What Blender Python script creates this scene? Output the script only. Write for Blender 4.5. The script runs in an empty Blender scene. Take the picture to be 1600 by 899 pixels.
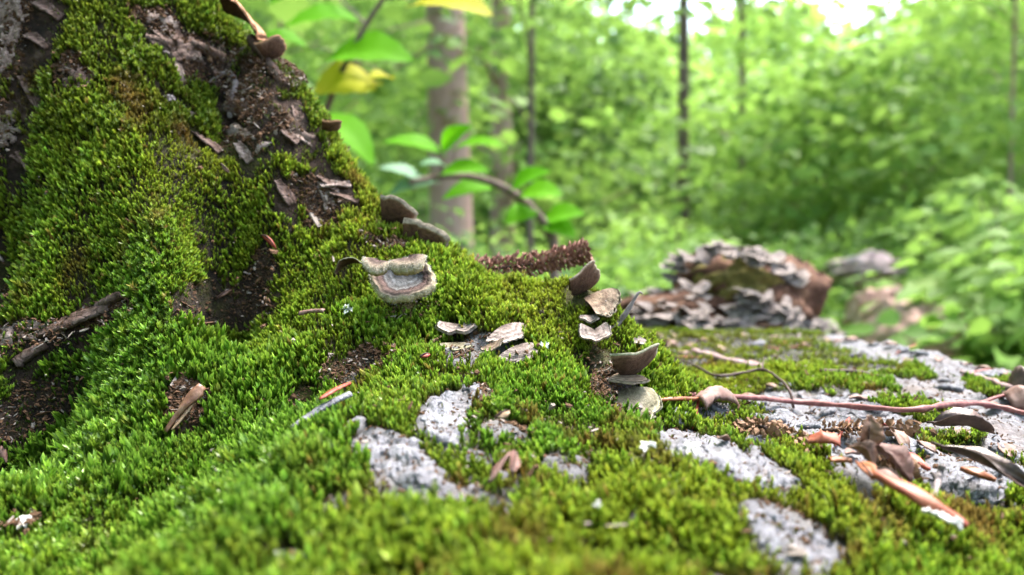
import bpy, math, random
import numpy as np
from mathutils import Vector, Matrix

# ------------------------------------------------------------------ camera, sky, sun, exposure
SC = bpy.context.scene
COL = SC.collection
R = math.radians
CAMZ = 0.62
FPX = 1256.0
PITCH = R(2.5)

cd = bpy.data.cameras.new("camera")
cd.sensor_width = 36.0
cd.lens = 36.0 * FPX / 1600.0
cd.clip_start = 0.005
cd.clip_end = 500
cd.dof.use_dof = True
cd.dof.focus_distance = 0.36
cd.dof.aperture_fstop = 6.9
cam = bpy.data.objects.new("camera", cd)
COL.objects.link(cam)
cam.location = (0, 0, CAMZ)
cam.rotation_euler = (math.pi / 2 - PITCH, 0, 0)
SC.camera = cam

SUN_EL, SUN_AZ = R(64), R(50)          # azimuth clockwise from +Y
w = bpy.data.worlds.new("World")
SC.world = w
w.use_nodes = True
nt = w.node_tree
nt.nodes.clear()
sky = nt.nodes.new("ShaderNodeTexSky")
sky.sky_type = 'NISHITA'
sky.sun_disc = False
sky.sun_elevation = SUN_EL
sky.sun_rotation = SUN_AZ
sky.dust_density = 4.0
sky.air_density = 1.0
sky.ozone_density = 1.0
bg = nt.nodes.new("ShaderNodeBackground")
bg.inputs["Strength"].default_value = 0.15
wo = nt.nodes.new("ShaderNodeOutputWorld")
nt.links.new(sky.outputs[0], bg.inputs[0])
nt.links.new(bg.outputs[0], wo.inputs[0])

sl = bpy.data.lights.new("sun", 'SUN')
sl.energy = 1.5
sl.angle = R(16)
sl.color = (1.0, 0.95, 0.86)
sun = bpy.data.objects.new("sun", sl)
COL.objects.link(sun)
sdir = Vector((math.sin(SUN_AZ) * math.cos(SUN_EL), math.cos(SUN_AZ) * math.cos(SUN_EL), math.sin(SUN_EL)))
sun.rotation_euler = sdir.to_track_quat('Z', 'Y').to_euler()

SC.view_settings.view_transform = 'Standard'
SC.view_settings.look = 'None'
SC.view_settings.gamma = 1.0
SC.view_settings.use_curve_mapping = False
SC.view_settings.exposure = 2.9
SC.render.engine = 'CYCLES'
SC.cycles.use_denoising = True
SC.cycles.max_bounces = 8
SC.cycles.transparent_max_bounces = 8
SC.cycles.diffuse_bounces = 4

# ------------------------------------------------------------------ helpers
rng = np.random.default_rng(7)
random.seed(7)
CAMP = np.array([0.0, 0.0, CAMZ])
FWD = np.array([0.0, math.cos(PITCH), -math.sin(PITCH)])
UPV = np.array([0.0, math.sin(PITCH), math.cos(PITCH)])
RGT = np.array([1.0, 0.0, 0.0])


def P(px, py, d):
    px, py, d = np.broadcast_arrays(np.asarray(px, float), np.asarray(py, float), np.asarray(d, float))
    return CAMP + d[..., None] * (FWD + ((px - 800) / FPX)[..., None] * RGT + ((449.5 - py) / FPX)[..., None] * UPV)


def PROJ(p):
    q = np.asarray(p) - CAMP
    d = q @ FWD
    dd = np.where(d < 0.02, 0.02, d)
    return 800 + FPX * (q @ RGT) / dd, 449.5 - FPX * (q @ UPV) / dd, d


def _hash(ix, iy, seed):
    h = (ix.astype(np.int64) * 374761393 + iy.astype(np.int64) * 668265263 + seed * 974634721) & 0x7fffffff
    h = ((h ^ (h >> 13)) * 1274126177) & 0x7fffffff
    h = (h ^ (h >> 16)) & 0xffffff
    return h / float(0xffffff)


def noise2(x, y, seed=0):
    x = np.asarray(x, float); y = np.asarray(y, float)
    ix, iy = np.floor(x), np.floor(y)
    fx, fy = x - ix, y - iy
    ux, uy = fx * fx * (3 - 2 * fx), fy * fy * (3 - 2 * fy)
    a = _hash(ix, iy, seed); b = _hash(ix + 1, iy, seed)
    c = _hash(ix, iy + 1, seed); d = _hash(ix + 1, iy + 1, seed)
    return (a * (1 - ux) + b * ux) * (1 - uy) + (c * (1 - ux) + d * ux) * uy


def fbm(x, y, seed=0, octv=4, gain=0.5):
    s, a, t = 0.0, 1.0, 0.0
    for k in range(octv):
        s = s + a * noise2(np.asarray(x) * 2 ** k + 17.3 * k, np.asarray(y) * 2 ** k - 9.1 * k, seed + k)
        t += a
        a *= gain
    return s / t * 2 - 1


def sstep(a, b, x):
    t = np.clip((x - a) / (b - a), 0, 1)
    return t * t * (3 - 2 * t)


def link(o, parent=None):
    COL.objects.link(o)
    if parent is not None:
        o.parent = parent
    return o


def mesh_obj(name, verts, faces, mat, parent=None, attrs=None, smooth=True):
    me = bpy.data.meshes.new(name)
    v = np.asarray(verts, float)
    if isinstance(faces, np.ndarray):
        nf, k = faces.shape
        me.vertices.add(len(v)); me.vertices.foreach_set("co", v.astype(np.float32).ravel())
        me.loops.add(nf * k); me.loops.foreach_set("vertex_index", faces.astype(np.int32).ravel())
        me.polygons.add(nf)
        me.polygons.foreach_set("loop_start", np.arange(0, nf * k, k, dtype=np.int32))
        me.update(calc_edges=True)
    else:
        me.from_pydata([tuple(p) for p in v], [], [tuple(int(i) for i in f) for f in faces])
        me.update()
    if smooth:
        me.polygons.foreach_set("use_smooth", np.ones(len(me.polygons), dtype=bool))
    for k, a in (attrs or {}).items():
        at = me.attributes.new(k, 'FLOAT', 'POINT')
        at.data.foreach_set("value", np.asarray(a, np.float32))
    me.materials.append(mat)
    o = bpy.data.objects.new(name, me)
    return link(o, parent)


def tag(o, label=None, cat=None, group=None, kind=None):
    if label: o["label"] = label
    if cat: o["category"] = cat
    if group: o["group"] = group
    if kind: o["kind"] = kind
    return o


def empty(name, loc=(0, 0, 0)):
    o = bpy.data.objects.new(name, None)
    o.empty_display_size = 0.01
    o.location = loc
    return link(o)


def copy_tree(o, parent=None):
    c = o.copy()
    COL.objects.link(c)
    c.parent = parent
    for ch in list(o.children):
        copy_tree(ch, c)
    return c


def grid_faces(nu, nv, closed_u=False, off=0):
    i = np.arange(nu if closed_u else nu - 1)
    j = np.arange(nv - 1)
    I, J = np.meshgrid(i, j, indexing='ij')
    I2 = (I + 1) % nu
    f = np.stack([I * nv + J, I2 * nv + J, I2 * nv + J + 1, I * nv + J + 1], -1).reshape(-1, 4)
    return f + off


def norm(v):
    v = np.asarray(v, float)
    return v / (np.linalg.norm(v, axis=-1, keepdims=True) + 1e-12)


def spline(pts, n):
    pts = np.asarray(pts, float)
    if len(pts) == 2:
        t = np.linspace(0, 1, n)[:, None]
        return pts[0] * (1 - t) + pts[1] * t
    p = np.vstack([2 * pts[0] - pts[1], pts, 2 * pts[-1] - pts[-2]])
    ts = np.linspace(0, len(pts) - 1 - 1e-6, n)
    out = []
    for t in ts:
        k = int(t); f = t - k
        a, b, c, d = p[k], p[k + 1], p[k + 2], p[k + 3]
        out.append(0.5 * (2 * b + (c - a) * f + (2 * a - 5 * b + 4 * c - d) * f * f + (3 * b - a - 3 * c + d) * f ** 3))
    return np.array(out)


def tube_data(path, radii, sides=8, rough=0.0, seed=0):
    path = np.asarray(path, float)
    n = len(path)
    radii = np.broadcast_to(np.asarray(radii, float), (n,))
    T = norm(np.gradient(path, axis=0))
    ref = np.array([0.0, 0.0, 1.0]) if abs(T[0][2]) < 0.9 else np.array([1.0, 0, 0])
    X = norm(np.cross(T[0], ref))
    V = []
    for i in range(n):
        X = norm(X - T[i] * (X @ T[i]))
        Y = np.cross(T[i], X)
        a = np.linspace(0, 2 * math.pi, sides, endpoint=False)
        rr = radii[i] * (1 + rough * (noise2(a * 1.3 + seed * 3.7, np.full_like(a, i * 0.55 + seed)) * 2 - 1))
        V.append(path[i] + rr[:, None] * (np.cos(a)[:, None] * X + np.sin(a)[:, None] * Y))
    V = np.array(V)                          # n, sides, 3
    verts = V.reshape(-1, 3)
    faces = []
    for i in range(n - 1):
        for j in range(sides):
            j2 = (j + 1) % sides
            faces.append((i * sides + j, i * sides + j2, (i + 1) * sides + j2, (i + 1) * sides + j))
    verts = np.vstack([verts, path[0], path[-1]])
    c0, c1 = n * sides, n * sides + 1
    for j in range(sides):
        j2 = (j + 1) % sides
        faces.append((c0, j2, j))
        faces.append((c1, (n - 1) * sides + j, (n - 1) * sides + j2))
    return verts, faces


# ------------------------------------------------------------------ materials
class NM:
    def __init__(self, name):
        self.m = bpy.data.materials.new(name)
        self.m.use_nodes = True
        self.t = self.m.node_tree
        self.t.nodes.clear()
        self.out = self.n("ShaderNodeOutputMaterial")

    def n(self, typ, **kw):
        nd = self.t.nodes.new(typ)
        for k, v in kw.items():
            setattr(nd, k, v)
        return nd

    def l(self, a, b):
        self.t.links.new(a, b)

    def coord(self, scale=1.0, vec=None):
        tc = self.n("ShaderNodeTexCoord")
        mp = self.n("ShaderNodeMapping")
        mp.inputs["Scale"].default_value = vec if vec else (scale,) * 3
        self.l(tc.outputs["Object"], mp.inputs[0])
        return mp.outputs[0]

    def noise(self, scale, detail=5.0, rough=0.6, vec=None, dist=0.0):
        nd = self.n("ShaderNodeTexNoise")
        nd.inputs["Scale"].default_value = scale
        nd.inputs["Detail"].default_value = detail
        nd.inputs["Roughness"].default_value = rough
        nd.inputs["Distortion"].default_value = dist
        self.l(vec if vec is not None else self.coord(), nd.inputs["Vector"])
        return nd.outputs["Fac"]

    def ramp(self, fac, stops, interp='LINEAR'):
        r = self.n("ShaderNodeValToRGB")
        r.color_ramp.interpolation = interp
        e = r.color_ramp.elements
        while len(e) < len(stops):
            e.new(0.5)
        for q, (p, c) in zip(e, stops):
            q.position = p
            q.color = (*c, 1.0)
        self.l(fac, r.inputs[0])
        return r.outputs[0]

    def mix(self, fac, a, b, blend='MIX'):
        nd = self.n("ShaderNodeMix", data_type='RGBA', blend_type=blend)
        for sock, val in ((nd.inputs[0], fac), (nd.inputs[6], a), (nd.inputs[7], b)):
            if hasattr(val, "is_output") or isinstance(val, bpy.types.NodeSocket):
                self.l(val, sock)
            elif isinstance(val, (int, float)):
                sock.default_value = val
            else:
                sock.default_value = (*val, 1.0)
        return nd.outputs[2]

    def math(self, op, a, b=0.0, c=None):
        nd = self.n("ShaderNodeMath", operation=op)
        for s, v in zip(nd.inputs, (a, b, c)):
            if v is None: continue
            if isinstance(v, bpy.types.NodeSocket): self.l(v, s)
            else: s.default_value = v
        return nd.outputs[0]

    def attr(self, name, inst=False):
        a = self.n("ShaderNodeAttribute", attribute_name=name)
        if inst:
            a.attribute_type = 'INSTANCER'
        return a.outputs["Fac"]

    def bump(self, h, strength=0.5, dist=0.001):
        b = self.n("ShaderNodeBump")
        b.inputs["Strength"].default_value = strength
        b.inputs["Distance"].default_value = dist
        self.l(h, b.inputs["Height"])
        return b.outputs[0]

    def pbr(self, color, rough=0.8, normal=None, spec=0.4, trans=0.0, tcolor=None, sheen=0.0):
        b = self.n("ShaderNodeBsdfPrincipled")
        if isinstance(color, bpy.types.NodeSocket): self.l(color, b.inputs["Base Color"])
        else: b.inputs["Base Color"].default_value = (*color, 1)
        if isinstance(rough, bpy.types.NodeSocket): self.l(rough, b.inputs["Roughness"])
        else: b.inputs["Roughness"].default_value = rough
        b.inputs["Specular IOR Level"].default_value = spec
        if normal is not None: self.l(normal, b.inputs["Normal"])
        sh = b.outputs[0]
        if trans > 0:
            tl = self.n("ShaderNodeBsdfTranslucent")
            c = tcolor if tcolor is not None else color
            if isinstance(c, bpy.types.NodeSocket): self.l(c, tl.inputs[0])
            else: tl.inputs[0].default_value = (*c, 1)
            mx = self.n("ShaderNodeMixShader")
            mx.inputs[0].default_value = trans
            self.l(sh, mx.inputs[1]); self.l(tl.outputs[0], mx.inputs[2])
            sh = mx.outputs[0]
        self.l(sh, self.out.inputs[0])
        return self.m


def m_moss():
    k = NM("moss_shoot")
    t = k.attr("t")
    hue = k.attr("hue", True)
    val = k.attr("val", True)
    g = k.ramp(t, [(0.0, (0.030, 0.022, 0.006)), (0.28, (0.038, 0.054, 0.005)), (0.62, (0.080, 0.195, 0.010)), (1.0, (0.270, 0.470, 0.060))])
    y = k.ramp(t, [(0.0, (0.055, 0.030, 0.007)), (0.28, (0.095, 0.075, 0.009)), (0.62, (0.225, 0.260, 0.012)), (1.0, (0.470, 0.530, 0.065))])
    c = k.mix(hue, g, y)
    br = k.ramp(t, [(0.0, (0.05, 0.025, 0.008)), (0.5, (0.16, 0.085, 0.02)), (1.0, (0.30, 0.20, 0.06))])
    dry = k.attr("dry", True)
    c = k.mix(dry, c, br)
    hs = k.n("ShaderNodeHueSaturation")
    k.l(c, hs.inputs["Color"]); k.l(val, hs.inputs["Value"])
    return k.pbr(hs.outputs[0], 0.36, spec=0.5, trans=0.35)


def m_surface():
    k = NM("log_humus_and_bark")
    a, wd = k.attr("bark"), k.attr("wood")
    co = k.coord()
    n1 = k.noise(60, 8, 0.65, co); n2 = k.noise(260, 6, 0.7, co); n3 = k.noise(18, 4, 0.6, co)
    hum = k.ramp(n2, [(0.28, (0.003, 0.002, 0.0015)), (0.55, (0.012, 0.0075, 0.004)), (0.8, (0.05, 0.031, 0.015))])
    hum = k.mix(k.ramp(n3, [(0.45, (0, 0, 0)), (0.65, (1, 1, 1))]), hum, k.ramp(n2, [(0.3, (0.025, 0.03, 0.006)), (0.7, (0.10, 0.10, 0.02))]))
    wood = k.ramp(n1, [(0.32, (0.004, 0.0025, 0.002)), (0.48, (0.018, 0.010, 0.007)), (0.58, (0.055, 0.032, 0.024)), (0.75, (0.17, 0.12, 0.10))])
    bark = k.ramp(n2, [(0.22, (0.12, 0.118, 0.13)), (0.40, (0.185, 0.182, 0.20)), (0.56, (0.225, 0.228, 0.262)), (0.8, (0.295, 0.302, 0.345))])
    bark = k.mix(k.ramp(n3, [(0.52, (0, 0, 0)), (0.70, (0.6, 0.6, 0.6))]), bark, (0.20, 0.15, 0.13))
    c = k.mix(wd, hum, wood)
    c = k.mix(a, c, bark)
    nb = k.bump(k.math('ADD', k.math('MULTIPLY', n1, 0.9), k.math('MULTIPLY', n2, 0.6)), 1.0, 0.007)
    return k.pbr(c, 0.85, nb, 0.25)


def m_bark(name, lo, mid, hi, sc=170, stretch=(1, 1, 1), lichen=None, bump=0.8):
    k = NM(name)
    co = k.coord(1, stretch)
    n1 = k.noise(sc, 8, 0.7, co); n2 = k.noise(sc * 0.2, 4, 0.6, co)
    vo = k.n("ShaderNodeTexVoronoi", feature='DISTANCE_TO_EDGE')
    vo.inputs["Scale"].default_value = sc * 1.1
    k.l(co, vo.inputs["Vector"])
    cr = k.ramp(vo.outputs["Distance"], [(0.0, (0, 0, 0)), (0.09, (1, 1, 1))])
    c = k.ramp(n1, [(0.28, lo), (0.5, mid), (0.72, hi)])
    if lichen:
        c = k.mix(k.ramp(n2, [(0.48, (0, 0, 0)), (0.62, (0.85, 0.85, 0.85))]), c, lichen)
    c = k.mix(k.math('MULTIPLY', k.math('SUBTRACT', 1.0, cr), k.math('MULTIPLY', n2, 0.75)), c, lo)
    nb = k.bump(k.math('ADD', n1, k.math('MULTIPLY', cr, 0.25)), bump, 0.0025)
    return k.pbr(c, 0.85, nb, 0.3)


def m_plain(name, c0, c1, c2, sc=200, rough=0.7, spec=0.35, trans=0.0, bump=0.4, stretch=(1, 1, 1), bd=0.0015):
    k = NM(name)
    n1 = k.noise(sc, 6, 0.65, k.coord(1, stretch))
    c = k.ramp(n1, [(0.27, c0), (0.5, c1), (0.73, c2)])
    return k.pbr(c, rough, k.bump(n1, bump, bd), spec, trans)


def m_fungus(name, stops, under=False):
    k = NM(name)
    r = k.attr("r")
    co = k.coord()
    n1 = k.noise(420, 5, 0.7, co); n2 = k.noise(90, 4, 0.6, co)
    rr = k.math('ADD', r, k.math('MULTIPLY', k.math('SUBTRACT', n2, 0.5), 0.10))
    c = k.ramp(rr, stops)
    sh = k.ramp(n1, [(0.3, (0.42, 0.42, 0.40)), (0.7, (1.3, 1.3, 1.3))])
    c = k.mix(1.0, c, sh, 'MULTIPLY')
    ring = k.math('SINE', k.math('MULTIPLY', rr, 70.0))
    nb = k.bump(k.math('ADD', n1, k.math('MULTIPLY', ring, 0.03 if 'underside' in name else 0.06)), 0.7, 0.0012)
    return k.pbr(c, 0.85, nb, 0.2)


def m_leaf(name, c, c2, trans=0.5, rough=0.55, spec=0.3, tc=(0.26, 0.40, 0.06)):
    k = NM(name)
    oi = k.attr("tone")
    n1 = k.noise(6, 3, 0.5)
    col = k.mix(k.math('ADD', k.math('MULTIPLY', oi, 0.8), k.math('MULTIPLY', n1, 0.3)), c, c2)
    return k.pbr(col, rough, None, spec, trans, tcolor=k.mix(0.35, col, tc))


MOSS = m_moss()
SURF = m_surface()
GREYBARK = m_bark("grey_bark", (0.022, 0.018, 0.022), (0.16, 0.162, 0.19), (0.275, 0.282, 0.328), 300, lichen=(0.255, 0.262, 0.30))
BROWNBARK = m_bark("brown_bark", (0.016, 0.009, 0.007), (0.085, 0.050, 0.040), (0.22, 0.155, 0.14), 150, (1, 1, 1), lichen=(0.17, 0.125, 0.115))
MIXBARK = m_bark("weathered_bark", (0.03, 0.02, 0.017), (0.165, 0.12, 0.105), (0.37, 0.30, 0.285), 190, (1, 1, 1), lichen=(0.30, 0.245, 0.235))

# ------------------------------------------------------------------ the log's surface (a height field built in metres)
CP = """
0,899,.262 150,899,.25 -200,899,.26 300,899,.212 480,890,.200 650,899,.194 800,899,.192 1000,899,.197 1200,899,.206 1400,899,.222 1600,899,.240 1800,899,.255
100,800,.302 -150,800,.31 0,800,.30 250,800,.282 330,800,.258 420,800,.238 600,800,.224 800,800,.224 1000,800,.230 1200,800,.240 1400,800,.260 1600,800,.282 1850,800,.29
0,700,.335 100,700,.338 200,700,.335 300,700,.328 400,705,.312 480,705,.282 600,700,.268 700,700,.274 800,700,.282 900,700,.286 1000,700,.286 1150,720,.284 1300,700,.325 1500,700,.355 1700,700,.36
650,620,.318 750,620,.328 520,645,.332 850,620,.342 930,620,.352 1005,655,.372
1050,610,.48 1100,570,.58 1100,525,.76 1000,520,.80 1250,600,.49 1400,620,.455 1600,650,.43 1200,560,.62 1330,560,.62
560,600,.358 700,560,.372 450,640,.348 350,720,.318 500,560,.376 400,540,.387 300,600,.360 200,620,.357
630,455,.405 715,520,.386 780,545,.378 830,436,.440 780,445,.440 910,456,.428 958,490,.412 870,500,.405 800,500,.395 880,560,.376 935,560,.385
400,450,.420 500,480,.404 350,500,.412 250,375,.398 300,405,.396 200,300,.422 100,400,.400 50,350,.412 0,480,.415 -150,450,.42 0,600,.366 -150,620,.36 100,550,.378 150,500,.390
450,300,.450 350,250,.452 200,200,.452 50,200,.444 -150,200,.45 0,100,.462 200,50,.490 350,130,.50 300,30,.512 0,0,.485 -150,0,.49 420,200,.475 500,350,.452 570,400,.440
340,0,.530 420,80,.520 500,190,.508 560,270,.498 600,332,.490 690,388,.478 740,428,.466
250,-120,.56 0,-120,.52 100,-250,.56
"""
cps = [tuple(float(v) for v in s.split(',')) for s in CP.split()]


def steep(a, b, d):                                   # the mound's upper part stands steeper and nearer
    return (a, b, .405 + (d - .405) * .62) if (b < 435 and a < 745 and d > .405) else (a, b, d)


cps = [steep(*c) for c in cps]
ctrl = [P(*c) for c in cps]
SIL = [(340, 0, .53), (420, 80, .52), (500, 190, .508), (560, 270, .498), (600, 332, .49), (690, 388, .478), (740, 428, .466), (250, -120, .56)]
for (a, b, d) in [steep(*c) for c in SIL]:                                   # the hidden back of the mound
    q = P(a, b, d)
    ctrl.append(P(a, b, d + 0.05) + np.array([0.0, 0, -0.026]))
    ctrl.append(np.array([q[0] + .02, q[1] + 0.17, max(q[2] - 0.13, CAMZ - 0.07)]))
for (a, b, d) in [(830, 436, .44), (910, 456, .428), (958, 490, .412)]:
    q = P(a, b, d)
    ctrl.append(np.array([q[0] + .012, q[1] + 0.045, q[2] - 0.022]))
    ctrl.append(np.array([q[0] + .03, q[1] + 0.10, CAMZ - 0.078]))
for x in (-.30, -.12, .05, .2):
    for y in (.95, 1.25):
        ctrl.append(np.array([x, y, CAMZ - 0.085]))
for x in (-.25, -.1, .1, .25):
    ctrl.append(np.array([x, .04, CAMZ - 0.07]))
    ctrl.append(np.array([x, -.25, CAMZ - 0.08]))
ctrl.append(np.array([-.45, .45, CAMZ + .10])); ctrl.append(np.array([-.45, .3, CAMZ - .06])); ctrl.append(np.array([-.5, .7, CAMZ + .02]))
ctrl = np.array(ctrl)


def tps(r2):
    return r2 * np.log(r2 + 1e-9)


nC = len(ctrl)
XY = ctrl[:, :2] * 10
D2 = ((XY[:, None] - XY[None]) ** 2).sum(-1)
A = np.zeros((nC + 3, nC + 3))
A[:nC, :nC] = tps(D2) + np.eye(nC) * 0.02
A[:nC, nC] = 1; A[:nC, nC + 1:] = XY
A[nC, :nC] = 1; A[nC + 1:, :nC] = XY.T
sol = np.linalg.solve(A, np.concatenate([ctrl[:, 2], np.zeros(3)]))


def H0(x, y):
    sh = np.shape(x)
    q = np.stack([np.ravel(x), np.ravel(y)], -1) * 10
    o = np.empty(len(q))
    for s in range(0, len(q), 40000):
        b = q[s:s + 40000]
        o[s:s + 40000] = tps(((b[:, None] - XY[None]) ** 2).sum(-1)) @ sol[:nC] + sol[nC] + b @ sol[nC + 1:]
    z = np.clip(o, CAMZ - .20, CAMZ + .26).reshape(sh)
    # far part settles on the plain log, and the log rounds off at its right and left flanks and at its far end
    f = sstep(.78, .95, y)
    z = z * (1 - f) + (CAMZ - .088) * f
    xe = .335 + .03 * np.sin(np.asarray(y) * 5) + .012 * fbm(np.asarray(y) * 14, np.asarray(y) * 3, 5)
    dx = np.maximum(np.asarray(x) - xe, 0)
    z = z - 12.0 * dx ** 2 - 0.3 * dx
    dl = np.maximum(-.52 - np.asarray(x), 0)
    z = z - 14.0 * dl ** 2
    de = np.maximum(np.asarray(y) - 1.32, 0)
    z = z - 30 * de ** 2
    dn = np.maximum(-.45 - np.asarray(y), 0)
    z = z - 30 * dn ** 2
    return np.maximum(z, -0.05)


xs = np.concatenate([np.linspace(-.70, -.40, 40, endpoint=False), np.arange(-.40, .42, .0020), np.linspace(.42, .66, 34)])
ys = np.concatenate([np.linspace(-.58, .06, 60, endpoint=False), np.arange(.06, .56, .0018), np.geomspace(.56, 1.5, 190)])
GX, GY = np.meshgrid(xs, ys, indexing='ij')
Z = H0(GX, GY)
ZB = Z.copy()


def make_interp(Zg):
    def f(x, y):
        x = np.clip(x, xs[0], xs[-1] - 1e-6); y = np.clip(y, ys[0], ys[-1] - 1e-6)
        i = np.clip(np.searchsorted(xs, x, 'right') - 1, 0, len(xs) - 2)
        j = np.clip(np.searchsorted(ys, y, 'right') - 1, 0, len(ys) - 2)
        u = (x - xs[i]) / (xs[i + 1] - xs[i]); v = (y - ys[j]) / (ys[j + 1] - ys[j])
        return (Zg[i, j] * (1 - u) + Zg[i + 1, j] * u) * (1 - v) + (Zg[i, j + 1] * (1 - u) + Zg[i + 1, j + 1] * u) * v
    return f


def hits_of(Hf, px, py, d0=.09, d1=1.45, n=500):
    px = np.atleast_1d(np.asarray(px, float)); py = np.atleast_1d(np.asarray(py, float))
    ds = np.geomspace(d0, d1, n)
    pos = P(px[:, None], py[:, None], ds[None])
    below = pos[..., 2] < Hf(pos[..., 0], pos[..., 1])
    k = np.where(below.any(1), below.argmax(1), n - 1)
    k0 = np.maximum(k - 1, 0)
    lo, hi = ds[k0], ds[k]
    for _ in range(8):
        m = (lo + hi) / 2
        q = P(px, py, m)
        b = q[:, 2] < Hf(q[:, 0], q[:, 1])
        hi = np.where(b, m, hi); lo = np.where(b, lo, m)
    return P(px, py, (lo + hi) / 2)


Hbase = make_interp(ZB)
# hollows and bumps: px, py, radius px, depth (m, positive = hollow)
DENTS = [(-8, 435, 48, .085), (345, 478, 52, .050), (490, 305, 42, .020), (345, 105, 62, .034), (15, 655, 70, .060), (95, 610, 45, .028), (475, 622, 32, .014), (100, 640, 50, .014),
         (690, 495, 40, .013), (560, 568, 42, .010), (910, 560, 30, .01), (290, 655, 28, .004), (240, 330, 80, -.008), (300, 400, 50, -.012),
         (430, 205, 35, -.006), (150, 180, 60, -.004), (720, 455, 25, -.004), (60, 560, 60, -.006), (80, 290, 35, .012), (600, 490, 40, .006)]
for (a, b, r, dp) in DENTS:
    q = hits_of(Hbase, a, b)[0]
    rr = r / FPX * q[1]
    Z -= dp * np.exp(-(((GX - q[0]) ** 2 + ((GY - q[1]) * .8) ** 2) / rr ** 2))
near = 1 - sstep(.6, .9, GY)
Z += near * (.0070 * fbm(GX * 24, GY * 24, 3, 3) + .0056 * fbm(GX * 58, GY * 58, 9, 3)) + .0008 * fbm(GX * 300, GY * 300, 4, 2)
Z += (1 - near) * (.005 * fbm(GX * 18, GY * 18, 31, 4))
Hs = make_interp(Z)


def hit(px, py):
    return hits_of(Hs, px, py)


def hnormal(x, y, e=.003):
    dx = (Hs(x + e, y) - Hs(x - e, y)) / (2 * e); dy = (Hs(x, y + e) - Hs(x, y - e)) / (2 * e)
    return norm(np.stack([-dx, -dy, np.ones_like(dx)], -1))


# ------------------------------------------------------------------ where moss grows, where bark or rotten wood shows
# px, py, rx, ry, degrees, value : moss cover, laid down in order
MASK = [
    # the open grey bark of the right side of the log, with moss islands on it
    (1420, 650, 330, 105, 6, .04), (1150, 560, 130, 60, 0, .75), (1060, 590, 90, 60, 0, 1), (1290, 570, 110, 26, 10, .95), (1430, 560, 230, 60, 16, .12),
    (1100, 515, 190, 26, 4, .9), (1240, 548, 110, 24, 8, .95), (1430, 638, 75, 13, 5, .95), (1310, 600, 95, 15, 5, .95), (1485, 685, 60, 14, 8, .8), (1560, 603, 55, 12, 12, .75), (1390, 577, 70, 12, 8, .85), (1570, 720, 40, 12, 8, .7), (1395, 705, 45, 20, 0, .7),
    (1150, 650, 60, 20, 0, .5), (1090, 670, 60, 18, 0, .8),
    (1250, 720, 60, 28, 25, .95), (1350, 790, 120, 40, 28, 1), (1500, 830, 130, 36, 18, 1), (1590, 800, 60, 30, 0, .9), (1540, 745, 70, 30, 10, .12),
    # bare patches on the near ridge
    (620, 725, 85, 48, 32, 0), (698, 650, 42, 48, 40, .05), (742, 618, 32, 26, 0, 0), (1140, 722, 120, 26, 20, 0), (1235, 840, 100, 44, 32, .05), (455, 882, 36, 22, 0, .1),
    (520, 680, 60, 8, -38, 0), (790, 680, 45, 22, 20, .3), (1010, 715, 25, 10, 0, .1), (1085, 712, 40, 12, 0, .1),
    # hollows, rotten wood and bark on the mound
    (-5, 440, 36, 62, 0, .1), (345, 480, 85, 46, 0, .30), (35, 655, 105, 55, -25, .27), (486, 305, 44, 28, 25, .25), (345, 105, 90, 42, 25, .40), (400, 175, 70, 24, 30, .42),
    (440, 120, 40, 22, 55, .5), (10, 60, 45, 80, 10, .3), (5, 190, 32, 50, 0, .35), (110, 120, 42, 26, 10, .2), (60, 525, 90, 22, -14, .35), (160, 490, 50, 20, -12, .15),
    (410, 430, 30, 40, 0, .3), (470, 625, 26, 22, -20, .25), (560, 575, 65, 24, -20, .34), (740, 545, 55, 24, 0, .2), (640, 485, 55, 20, 0, .5), (290, 640, 32, 34, 0, .05),
    (30, 835, 50, 30, 0, .42), (110, 615, 55, 36, 0, .33), (500, 345, 30, 20, 0, .1), (600, 385, 45, 12, 10, .25), (945, 590, 24, 60, -8, .3), (985, 640, 34, 18, 0, .1),
    (720, 435, 30, 20, 0, .8), (60, 300, 30, 18, 0, .4), (240, 35, 40, 20, 15, .3), (380, 230, 40, 18, 0, .3), (340, 380, 20, 10, 0, .4),
]
GREY = [(1400, 640, 420, 130, 6, 1), (1420, 560, 270, 60, 16, 1), (640, 690, 150, 110, 0, 1), (1150, 730, 150, 60, 20, 1), (1240, 840, 130, 70, 30, 1), (455, 882, 50, 30, 0, 1), (850, 800, 520, 120, 8, .75), (500, 690, 60, 14, -38, 1), (740, 545, 60, 26, 0, .6)]
WOODY = [(350, 100, 170, 100, 25, 1), (430, 190, 130, 60, 30, 1), (488, 305, 80, 60, 20, .9), (20, 100, 100, 200, 0, 1), (60, 520, 150, 60, -14, .9), (110, 120, 60, 40, 0, 1),
         (410, 430, 60, 70, 0, .6), (290, 640, 50, 50, 0, .9), (560, 575, 90, 50, 0, .6), (600, 385, 60, 20, 0, .8), (980, 620, 50, 60, 0, .6), (60, 650, 110, 90, 0, .4)]


def ell(px, py, lst, base, soft=.35):
    v = np.full(np.shape(px), base, float)
    wx = px + 16 * fbm(px / 55, py / 55, 21, 3) + 7 * fbm(px / 14, py / 14, 22, 2)
    wy = py + 12 * fbm(px / 55, py / 55, 23, 3) + 6 * fbm(px / 14, py / 14, 24, 2)
    for (a, b, rx, ry, rot, val) in lst:
        c, s = math.cos(R(rot)), math.sin(R(rot))
        u = ((wx - a) * c + (wy - b) * s) / rx; t = (-(wx - a) * s + (wy - b) * c) / ry
        q = np.sqrt(u * u + t * t)
        k = 1 - sstep(1 - soft * .5, 1 + soft * .5, q)
        v = v * (1 - k) + val * k
    return v


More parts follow.
